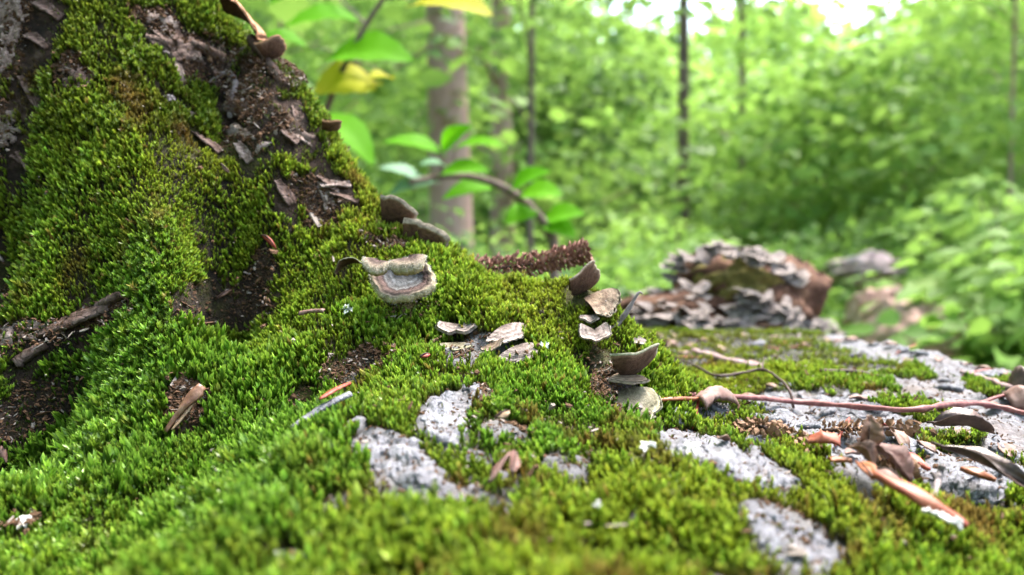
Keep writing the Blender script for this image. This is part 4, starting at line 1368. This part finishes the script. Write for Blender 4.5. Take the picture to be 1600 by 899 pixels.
g = np.random.default_rng(31)
spots = []
for _ in range(80): spots.append((g.uniform(1045, 1250), 0, 'top'))
for _ in range(56): spots.append((g.uniform(985, 1105), g.uniform(440, 510), 'l'))
for _ in range(84):
    t = g.random()
    spots.append((1150 + 150 * t + g.normal(0, 10), 452 + 56 * t + g.uniform(-6, 26) * (1 - .5 * t), 'c'))
for _ in range(30): spots.append((g.uniform(1040, 1180), g.uniform(470, 520), 'c'))
for _ in range(34): spots.append((g.uniform(985, 1340), g.uniform(498, 528), 'c'))
for (a, b, k) in spots:
    if k == 'top':
        u = (a - 1045) / 205
        b = 425 - 50 * math.sin(math.pi * min(1, u * .82 + .16)) + g.uniform(-4, 20)
    d = stub_depth(a, b)
    if d is None:
        d = SD - .02 if b < 470 else hit(a, b)[0] @ FWD
        if b < 470: b += 8
    if b > 470:
        hq = hit(a, b)[0]
        d = min(d, (hq - CAMP) @ FWD)
    pos = P(a, b, d - .004)
    far_bracket(pos, (g.normal(.15, .7), -.8, g.uniform(-.85, .15)), (g.normal(0, .45), -.25, 1), g.uniform(.007, .0135), g.integers(0, 5))

# ------------------------------------------------------------------ forest floor and background
GROUND = NM("forest_floor")
_n1 = GROUND.noise(1.5, 6, .6); _n2 = GROUND.noise(28, 6, .7)
_c = GROUND.ramp(_n2, [(.25, (.05, .032, .022)), (.5, (.16, .105, .075)), (.75, (.32, .235, .19))])
_c = GROUND.mix(GROUND.ramp(_n1, [(.45, (0, 0, 0)), (.6, (1, 1, 1))]), _c, (.05, .085, .02))
GROUND = GROUND.pbr(_c, .9, GROUND.bump(_n2, .8, .03), .2)
gx = np.concatenate([-np.geomspace(90, 1, 40), np.linspace(-.9, .9, 10), np.geomspace(1, 90, 40)])
gy = np.concatenate([np.linspace(-12, -.5, 12), np.linspace(0, 12, 60), np.geomspace(12.5, 150, 50)])
QX, QY = np.meshgrid(gx, gy, indexing='ij')


def ground_z(x, y):
    x = np.asarray(x, float); y = np.asarray(y, float)
    return .10 + .10 * fbm(x * .35, y * .35, 12, 3) * sstep(.8, 3, y) + .8 * sstep(25, 70, y) + .10 * sstep(1.5, 4.5, y) * sstep(-1.5, 2.5, x)


gnd = mesh_obj("ground", np.stack([QX, QY, ground_z(QX, QY)], -1).reshape(-1, 3), grid_faces(len(gx), len(gy)), GROUND)
tag(gnd, "leaf strewn brown forest floor", "ground", kind="structure")

PINKROCK = m_plain("pink_rock", (.32, .18, .15), (.48, .31, .27), (.60, .45, .41), 9, .85, .25, 0, .8, (1, 1, 1), .03)
GREYROCK = m_plain("grey_rock", (.32, .22, .22), (.46, .35, .35), (.58, .49, .50), 9, .85, .25, 0, .8, (1, 1, 1), .03)


def rock(label, px, py, d, rx, ry, rz, mat, seed):
    c = P(px, py, d)
    o, V = lump("boulder", c, rx, ry, rz, mat, seed, None, .45)
    tag(o, label, "rock")


rock("pinkish flat boulder half buried beside the log", 1418, 528, 2.7, .155, .20, .135, PINKROCK, 4)
rock("low pink stone between the boulder and the log", 1372, 490, 3.1, .11, .15, .10, PINKROCK, 9)
rock("greyish pink stone lying farther back under the shrubs", 1352, 424, 4.2, .17, .2, .085, GREYROCK, 6)

TRUNKBARK = m_bark("tree_bark", (.30, .18, .155), (.39, .255, .23), (.46, .335, .31), 14, (1, 1, .25), bump=.3)
DARKBARK = m_bark("dark_tree_bark", (.06, .042, .035), (.13, .095, .082), (.22, .17, .15), 20, (1, 1, .25), bump=.6)
LEAF_A = m_leaf("tree_leaf_green", (.110, .225, .046), (.220, .39, .080), .58)
LEAF_B = m_leaf("tree_leaf_light", (.130, .26, .050), (.33, .52, .120), .55)
LEAF_C = m_leaf("tree_leaf_dark", (.065, .15, .048), (.130, .25, .068), .55)


def leaves_mesh(name, centers, dirs, ups, L, W, mat, parent, tone):
    n = len(centers)
    d = norm(dirs)
    s = norm(np.cross(d, ups)); u = np.cross(s, d)
    L = np.broadcast_to(L, (n,))[:, None]; W = np.broadcast_to(W, (n,))[:, None]
    b = centers
    V = np.stack([b, b + d * L * .30 - s * W * .46 + u * W * .12, b + d * L * .30 + s * W * .46 + u * W * .12,
                  b + d * L * .65 - s * W * .40 + u * W * .06, b + d * L * .65 + s * W * .40 + u * W * .06, b + d * L - u * L * .10,
                  b + d * L * .48], 1).reshape(-1, 3)
    k = np.arange(n)[:, None, None] * 7
    F = np.array([[0, 2, 6], [0, 6, 1], [6, 2, 4], [6, 4, 5], [6, 5, 3], [6, 3, 1]])[None] + k
    o = mesh_obj(name, V, F.reshape(-1, 3), mat, parent, {"tone": np.repeat(tone, 7)}, smooth=False)
    return o


def sprays(g, cen, n_leaf, rad, flat, L, tilt=.75):
    """leaf positions of sprays round each centre: flattened, drooping"""
    m = len(cen)
    idx = np.repeat(np.arange(m), n_leaf)
    off = g.normal(0, 1, (len(idx), 3)) * np.array([rad, rad, rad * flat])
    c = cen[idx] + off
    c[:, 2] -= .25 * np.hypot(off[:, 0], off[:, 1])
    d = np.stack([off[:, 0] + g.normal(0, .5 * rad, len(idx)), off[:, 1] + g.normal(0, .5 * rad, len(idx)), -np.abs(g.normal(.15, .3, len(idx))) * rad], -1)
    up = np.array([0, 0, 1.0]) + g.normal(0, tilt, (len(idx), 3))
    base = g.uniform(0, 1, m)[idx]
    return c, d, up, np.clip(base * .7 + g.uniform(0, .4, len(idx)), 0, 1)


def tree(label, px, d, r, h, lean=0.0, crown=None, leaf=LEAF_A, leafL=.11, n_spray=90, n_leaf=34, seed=1, bark=TRUNKBARK, name="forest_tree", group="forest trees behind the log", zlo=1.6, crad=2.2, spr=.38):
    g = np.random.default_rng(seed)
    x = (px - 800) / FPX * d
    z0 = float(ground_z(x, d))
    root = empty(name, (x, d, z0))
    n = 16
    t = np.linspace(0, 1, n)
    path = np.stack([lean * h * t + .06 * r * 5 * np.sin(t * 7 + seed), .03 * h * np.sin(t * 3 + seed) * .3, -.15 + (h + .15) * t], -1)
    path[:, :2] -= path[1, :2]
    rad = r * (1 - .72 * t) * (1 + .45 * np.exp(-t * 30))
    v, f = tube_data(path, rad, 16, .08, seed)
    mesh_obj("trunk", v, f, bark, root)
    cen = []
    for k in range(n_spray):
        zz = g.uniform(zlo, h * 1.02)
        fr = (zz - zlo) / (h - zlo)
        rr = crad * (.35 + .65 * math.sin(math.pi * min(.95, .2 + .75 * fr))) * math.sqrt(g.uniform(.03, 1))
        az = g.uniform(0, 6.283)
        i = min(int(zz / h * (n - 1)), n - 1)
        cen.append((path[i, 0] + rr * math.cos(az), path[i, 1] + rr * math.sin(az), zz))
    cen = np.array(cen)
    for k in range(min(14, n_spray)):
        c = cen[k]
        i = int(np.clip((c[2] - .25 * np.hypot(*c[:2])) / h * (n - 1), 1, n - 2))
        a = path[i]
        v, f = tube_data(spline([a, (a + c) / 2 + np.array([0, 0, .12]), c], 7), np.linspace(rad[i] * .35, .008, 7), 6, .1, k)
        mesh_obj("limb", v, f, bark, root)
    c, dd, up, tone = sprays(g, cen, n_leaf, spr, .35, leafL)
    leaves_mesh("crown", c, dd, up, leafL * g.uniform(.7, 1.2, len(c)), leafL * .62, leaf, root, tone).__setitem__("kind", "stuff")
    tag(root, label, "tree", group)
    return root


tree("stout smooth pinkish grey tree trunk standing behind the mound", 706, 5.0, .132, 11, .0, leaf=LEAF_A, n_spray=70, seed=2, zlo=3.2, crad=2.4)
tree("pale straight tree trunk just behind the stout one", 786, 9.0, .135, 12, .0, leaf=LEAF_B, leafL=.17, n_spray=170, seed=3, zlo=.7, crad=1.5)
tree("slim dark sapling trunk right of the stout tree", 828, 4.6, .022, 5, .0, leaf=LEAF_C, leafL=.10, n_spray=46, seed=4, bark=DARKBARK, zlo=1.5, crad=1.0, n_leaf=26, spr=.25)
tree("slender grey tree leaning slightly above the branch stub", 1066, 9.0, .075, 11, -.012, leaf=LEAF_B, leafL=.12, n_spray=60, seed=5, bark=DARKBARK, zlo=1.9, crad=1.9)
tree("thin dark tree standing right of the slender grey one", 1156, 10.5, .055, 9, .0, leaf=LEAF_A, leafL=.12, n_spray=60, seed=6, bark=DARKBARK, zlo=1.2, crad=1.5)
BGT = [(440, 5.6, LEAF_A, 1.0, 1.9, 120), (560, 11.5, LEAF_C, .8, 2.6, 150), (250, 10, LEAF_A, .8, 2.6, 90), (660, 15, LEAF_B, .8, 3.0, 150), (880, 12.5, LEAF_C, 1.0, 2.2, 120), (960, 17, LEAF_B, .6, 3.0, 110),
       (1240, 14, LEAF_A, .7, 2.4, 130), (1290, 8.2, LEAF_A, 1.0, 1.5, 70), (1410, 8.0, LEAF_B, .5, 1.6, 80), (1575, 6.2, LEAF_B, .5, 1.4, 80), (1480, 13.5, LEAF_B, .6, 2.6, 150), (1640, 9.5, LEAF_A, .5, 2.4, 150), (1100, 20, LEAF_B, .6, 3.0, 110), (1340, 19, LEAF_B, .6, 3.2, 140),
       (60, 9, LEAF_A, .8, 2.4, 60), (1800, 9, LEAF_A, .6, 2.4, 90), (780, 20, LEAF_A, .6, 3.2, 150)]
BGH = {960: 4.4, 1100: 4.8, 1240: 3.7, 1340: 4.8, 1290: 2.5, 880: 3.7, 1410: 2.35, 1480: 4.6}
for i, (px, d, lf, zlo, cr, ns) in enumerate(BGT):
    tree({LEAF_A: "mid green", LEAF_B: "pale green", LEAF_C: "dark green"}[lf] + (" young tree with leaves down to the undergrowth" if d < 11 else " leafy tree standing deep in the background wood"), px, d, .035 if d > 11 else .016, BGH.get(px, 8.5), 0, leaf=lf, leafL=.17 if d < 12 else .25, n_spray=ns, n_leaf=26, seed=30 + i, bark=TRUNKBARK, zlo=zlo * .4, crad=cr, name="background_tree", group="leafy trees of the background wood", spr=.40)


AROUND = [(-3.2, 2.6), (-4.5, -1.0), (-3.0, -4.2), (.5, -5.2), (-6.0, 5.0), (-1.2, -8.0), (7.5, -5.0), (-7.5, -5.5), (7.5, 6.0), (10.0, 3.2), (9.0, 9.0)]  # unseen trees added to block low sky light; a few fill the right
for i, (tx, ty) in enumerate(AROUND):
    t_ = tree("mid green broad-crowned tree added out of view around the log", 800, 5.0, .10, 10.5, 0, leaf=LEAF_A, leafL=.26, n_spray=110, n_leaf=30, seed=600 + i, bark=TRUNKBARK, zlo=.4, crad=2.3, name="unseen_tree", group="added unseen trees around the log", spr=.5)
    t_.location = (tx, ty, float(ground_z(tx, ty)))


def shrub(label, px, d, h, wdt, leaf, L, n_spray, n_leaf, seed, group, name="undergrowth_shrub"):
    g = np.random.default_rng(seed)
    x = (px - 800) / FPX * d
    z0 = float(ground_z(x, d))
    root = empty(name, (x, d, z0))
    cen = np.stack([g.normal(0, wdt * .45, n_spray), g.normal(0, wdt * .4, n_spray), h * g.uniform(.15, 1.0, n_spray)], -1)
    cen[:, 2] *= 1 - .35 * np.clip(np.hypot(cen[:, 0], cen[:, 1]) / wdt, 0, 1)
    for k in range(min(9, n_spray)):
        v, f = tube_data(spline([(cen[k, 0] * .2, cen[k, 1] * .2, -.05), (cen[k, 0] * .5, cen[k, 1] * .5, cen[k, 2] * .6), cen[k]], 6), np.linspace(.008, .003, 6), 5)
        mesh_obj("stem", v, f, DARKBARK, root)
    c, dd, up, tone = sprays(g, cen, n_leaf, .13 * max(1, wdt), .4, L, .4)
    leaves_mesh("foliage", c, dd, up, L * g.uniform(.6, 1.2, len(c)), L * .6, leaf, root, tone).__setitem__("kind", "stuff")
    tag(root, label, "shrub", group)


SHR = [(480, 2.6, .75, .5, LEAF_A), (600, 3.2, .75, .5, LEAF_C), (640, 2.2, .5, .35, LEAF_C), (760, 3.0, .55, .5, LEAF_C), (880, 2.8, .50, .45, LEAF_A), (970, 3.6, .55, .6, LEAF_A), (920, 2.2, .42, .3, LEAF_C),
       (1090, 4.4, .65, .7, LEAF_A), (1220, 5.6, .75, .8, LEAF_A), (1330, 6.4, .8, .8, LEAF_C), (1020, 5.2, .85, .8, LEAF_B), (1180, 7.5, 1.2, 1.0, LEAF_B), (1420, 7.2, 1.1, .9, LEAF_A), (860, 5.0, .9, .8, LEAF_B)]
for i, (px, d, h, wd_, lf) in enumerate(SHR):
    shrub({LEAF_A: "mid green", LEAF_B: "pale green", LEAF_C: "dark green"}[lf] + (" knee-high shrub growing close behind the log" if d < 4 else " waist-high shrub in the undergrowth under the trees"), px, d, h, wd_, lf, .085, 34, 22, 100 + i, "shrubs of the undergrowth")
NEARSHR = [(1590, 3.3, .80, .36, LEAF_B), (1670, 2.7, .72, .36, LEAF_A), (1470, 4.8, .85, .5, LEAF_A), (1690, 3.6, .95, .5, LEAF_B), (1625, 2.4, .48, .30, LEAF_A)]
for i, (px, d, h, wd_, lf) in enumerate(NEARSHR):
    shrub(("paler" if lf is LEAF_B else "deeper") + " green broad-leaved bush growing beside the log's flank", px, d, h, wd_, lf, .10, 34, 18, 140 + i, "bushes beside the log", "broadleaf_bush")

# the wood beyond, one mass of leaves nobody could part
g = np.random.default_rng(400)
n = 3300
yy = g.uniform(22, 34, n)
xx = g.uniform(-.95, .95, n) * yy * .85
pxx = 800 + FPX * xx / yy
top_el = np.interp(pxx, [-400, 300, 880, 930, 1000, 1150, 1250, 1330, 1400, 1500, 2000], [.5, .48, .36, .275, .25, .275, .30, .265, .30, .34, .45])
gap = noise2(pxx / 38, yy * 0 + 3.0, 7)
zz = CAMZ + yy * g.uniform(-.03, 1, n) ** 1.15 * top_el * (.74 + .42 * gap)
c, dd, up, tone = sprays(g, np.stack([xx, yy, zz], -1), 26, .6, .7, .3, 1.6)
far = leaves_mesh("distant_woodland", c, dd, up,   .42 * g.uniform(.7, 1.2, len(c)), .27, LEAF_B, None, tone)
tag(far, "pale green mass of leaves of the distant wood", "woodland", kind="stuff")

# ground cover between the shrubs
n = 5200
yy = g.uniform(1.9, 12, n) ** 1.0
xx = g.uniform(-.75, .8, n) * yy
keep = ~((np.abs(xx) < .75) & (yy < 1.8)) & ~((np.abs(800 + FPX * xx / yy - 1400) < 100) & (yy < 4.6))
xx, yy = xx[keep], yy[keep]
cen = np.stack([xx, yy, ground_z(xx, yy) + g.uniform(.02, .18, len(xx))], -1)
c, dd, up, tone = sprays(g, cen, 9, .09, .4, .07, .4)
gc = leaves_mesh("ground_cover", c, dd, up, .075 * g.uniform(.6, 1.2, len(c)), .05, LEAF_A, None, tone)
tag(gc, "low green plants covering the forest floor", "plants", kind="stuff")

# ------------------------------------------------------------------ the seedling and the leafy branch close behind the mound
BIG_G = m_leaf("seedling_leaf_green", (.085, .30, .004), (.14, .40, .008), .6, .6, .1, (.16, .46, .01))
BIG_Y = m_leaf("seedling_leaf_yellow", (.33, .33, .015), (.42, .40, .025), .5, .6, .1, (.42, .42, .02))
BIG_B = m_leaf("seedling_leaf_bluish", (.07, .17, .075), (.16, .27, .19), .3, .6, .1)


def big_leaf(parent, base, tip, up, W, mat, tone=.5, org=None):
    a, b = np.asarray(base, float), np.asarray(tip, float)
    X, Y, Zv = frame(b - a, up)
    L = np.linalg.norm(b - a)
    nu, nv = 15, 9
    V = []
    for i in range(nu):
        u = i / (nu - 1)
        wv = (math.sin(math.pi * u ** .85) ** .8) * (1 - .15 * u) * (1 + .035 * (i % 2))
        for j in range(nv):
            v = j / (nv - 1) * 2 - 1
            V.append(a + X * (u * L + abs(v) * -.05 * L * math.sin(math.pi * u)) + Y * v * W * .5 * wv + Zv * (.10 * W * abs(v) * wv + .10 * L * math.sin(math.pi * u) + .012 * W * math.sin(u * 26) * abs(v)))
    V = np.array(V) - org
    lf = mesh_obj("leaf", V, grid_faces(nu, nv), mat, parent, {"tone": np.full(len(V), tone)})
    rib = np.array([a + X * u * L + Zv * (.10 * L * math.sin(math.pi * u) - .0006) for u in np.linspace(-.1, .97, 8)]) - org
    v, f = tube_data(rib, np.linspace(.0013, .0004, 8), 5)
    mesh_obj("midrib", v, f, mat, lf, {"tone": np.full(len(v), 1.0)})


BD = 1.3
org = P(470, 420, BD + .05); org[2] = float(ground_z(org[0], org[1]))
br = empty("leafy_sapling", tuple(org))
stem = spline([org, P(470, 330, BD + .06), P(500, 200, BD + .04), P(560, 60, BD + .02), P(640, -60, BD)], 20)
v, f = tube_data(stem - org, np.linspace(.009, .0035, 20), 7)
mesh_obj("stem", v, f, DARKBARK, br)
BL = [((514, 92), (648, 96), 96, BIG_G, (-.1, -.62, .78), BD), ((562, 34), (444, 42), 80, BIG_G, (.1, -.5, .85), BD + .05), ((588, 130), (488, 146), 92, BIG_Y, (0, -.72, .7), BD + .02), ((612, 122), (576, 124), 34, BIG_Y, (0, -.6, .7), BD + .02),
      ((646, 8), (772, 26), 84, BIG_Y, (0, -.6, .8), BD - .05), ((480, 75), (400, 60), 60, BIG_G, (.1, -.5, .85), BD + .1), ((500, -20), (420, 8), 60, BIG_G, (.1, -.5, .85), BD + .1), ((500, 180), (585, 260), 66, BIG_G, (.5, -.6, .5), BD + .15)]
for i, (a, b, wpx, mt, up, dp) in enumerate(BL):
    A_, B_ = P(*a, dp + .02), P(*b, dp - .02)
    big_leaf(br, A_, B_, up, wpx * dp / FPX * 1.15, mt, random.random(), org)
    j = int(np.argmin(np.linalg.norm(stem - A_, axis=1)))
    v, f = tube_data(spline([stem[j], (stem[j] + A_) / 2 + np.array([0, 0, .008]), A_], 6) - org, np.linspace(.0018, .001, 6), 5)
    mesh_obj("leaf_stalk", v, f, DARKBARK, br)
tag(br, "leafy sapling with bright green and yellow leaves behind the mound", "sapling")

SD2 = 1.45
org = P(864, 400, SD2); org[2] = float(ground_z(org[0], org[1]))
sd = empty("arching_seedling", tuple(org))
stem = spline([org, P(866, 420, SD2), P(858, 365, SD2), P(835, 330, SD2), P(795, 298, SD2), P(750, 280, SD2), P(700, 275, SD2), P(640, 285, SD2 - .03)], 26)
v, f = tube_data(stem - org, np.linspace(.0105, .005, 26), 8, .1)
mesh_obj("stem", v, f, DARKBARK, sd)
SLV = [((690, 240), (598, 222), 46, BIG_G, (0, -.55, .8)), ((690, 235), (738, 196), 40, BIG_G, (.2, -.7, .6)), ((712, 232), (790, 228), 36, BIG_G, (0, -.5, .85)), ((690, 272), (766, 268), 44, BIG_G, (0, -.6, .8)),
       ((660, 285), (592, 262), 40, BIG_B, (0, -.5, .85)), ((680, 285), (606, 305), 44, BIG_B, (0, -.5, .85)), ((700, 262), (655, 258), 34, BIG_B, (0, -.4, .9)), ((770, 292), (690, 312), 40, BIG_G, (0, -.6, .75)),
       ((800, 295), (862, 268), 46, BIG_G, (0, -.6, .75)), ((815, 305), (880, 305), 52, BIG_G, (0, -.6, .75)), ((835, 330), (790, 350), 44, BIG_G, (0, -.6, .75)), ((850, 345), (915, 335), 50, BIG_G, (0, -.6, .75)), ((850, 350), (900, 372), 44, BIG_G, (0, -.6, .75))]
for i, (a, b, wpx, mt, up) in enumerate(SLV):
    dp = SD2 + random.uniform(-.05, .05)
    A_, B_ = P(*a, dp), P(*b, dp - .03)
    big_leaf(sd, A_, B_, up, wpx * dp / FPX * 1.1, mt, random.random(), org)
    j = int(np.argmin(np.linalg.norm(stem - A_, axis=1)))
    v, f = tube_data(spline([stem[j], (stem[j] + A_) / 2 + np.array([0, 0, .004]), A_], 5) - org, np.linspace(.002, .001, 5), 5)
    mesh_obj("leaf_stalk", v, f, DARKBARK, sd)
tag(sd, "seedling with dark arching stem and drooping green leaves behind the hump", "seedling")

# ------------------------------------------------------------------ moss: shoots nobody could count, one mass
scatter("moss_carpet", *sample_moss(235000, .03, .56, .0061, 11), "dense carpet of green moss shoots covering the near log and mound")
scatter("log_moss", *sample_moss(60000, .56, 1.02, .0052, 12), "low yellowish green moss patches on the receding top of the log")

# ------------------------------------------------------------------ crumbs of rotten wood and litter, too many to count
WOODBIT = m_plain("wood_crumb", (0.025, 0.012, 0.007), (0.085, 0.045, 0.026), (0.20, 0.125, 0.075), 150, .9, .2)
PALEBIT = m_plain("pale_crumb", (0.12, 0.095, 0.08), (0.24, 0.20, 0.18), (0.40, 0.36, 0.34), 150, .9, .2)


def chip(seed, mat, flat=.5, long=1.0):
    g = np.random.default_rng(seed)
    V = []
    for zz in (-1, 1):
        for k in range(5):
            a = k * 1.2566 + g.uniform(-.3, .3)
            r = g.uniform(.5, 1.0) * (1 if zz < 0 else .75)
            V.append((r * math.cos(a) * long, r * math.sin(a) / long ** .5, zz * flat * g.uniform(.3, .7)))
    F = [(4, 3, 2, 1, 0), (5, 6, 7, 8, 9)] + [(k, (k + 1) % 5, 5 + (k + 1) % 5, 5 + k) for k in range(5)]
    me = bpy.data.meshes.new("crumb")
    me.from_pydata([tuple(map(float, v)) for v in V], [], F)
    me.materials.append(mat)
    return bpy.data.objects.new("crumb", me)


_keep = PROTO
PROTO = [chip(1, WOODBIT), chip(2, WOODBIT, .4, 1.6), chip(3, WOODBIT, .25, 2.4), chip(4, PALEBIT, .4, 1.2), chip(5, PALEBIT, .2, 2.6)]


def sample_crumbs(n, seed):
    g = np.random.default_rng(seed)
    area = np.gradient(xs)[:, None] * np.gradient(ys)[None]
    cv = cover.reshape(nx, ny)
    wgt = area * (np.clip(1 - cv, 0, 1) * (1 - .93 * bark_at.reshape(nx, ny)) * (.06 + wood_at.reshape(nx, ny) + .03 * bark_at.reshape(nx, ny)) + .0008) * ((GY > .1) & (GY < .6) & (ppx.reshape(nx, ny) > -200) & (ppx.reshape(nx, ny) < 1800))
    p = wgt.ravel() / wgt.sum()
    i, j = np.unravel_index(g.choice(len(p), n, p=p), (nx, ny))
    x = xs[i] + g.uniform(-.5, .5, n) * np.gradient(xs)[i]; y = ys[j] + g.uniform(-.5, .5, n) * np.gradient(ys)[j]
    nm = hnormal(x, y, .005)
    c = cv[i, j]
    kind = np.where(g.random(n) < np.where(c > .5, .22, .12), g.choice([3, 4], n), g.choice([0, 1, 2], n))
    s = .00062 * np.exp(g.normal(0, .5, n))
    pos = np.stack([x, y, Hs(x, y)], -1) + nm * (s[:, None] * .3 + np.where(c > .5, .0062, 0)[:, None])
    scl = np.stack([s, s, s], -1)
    rot = g.uniform(-1, 1, (n, 3)) * np.array([.9, .9, 3.1])
    z = np.zeros(n)
    return pos, rot, scl, kind, z, z + 1, z


o_ = scatter("wood_crumbs", *sample_crumbs(44000, 5), "brown crumbs of rotten wood and pale litter caught in the moss")
o_["category"] = "litter"
PROTO = _keep
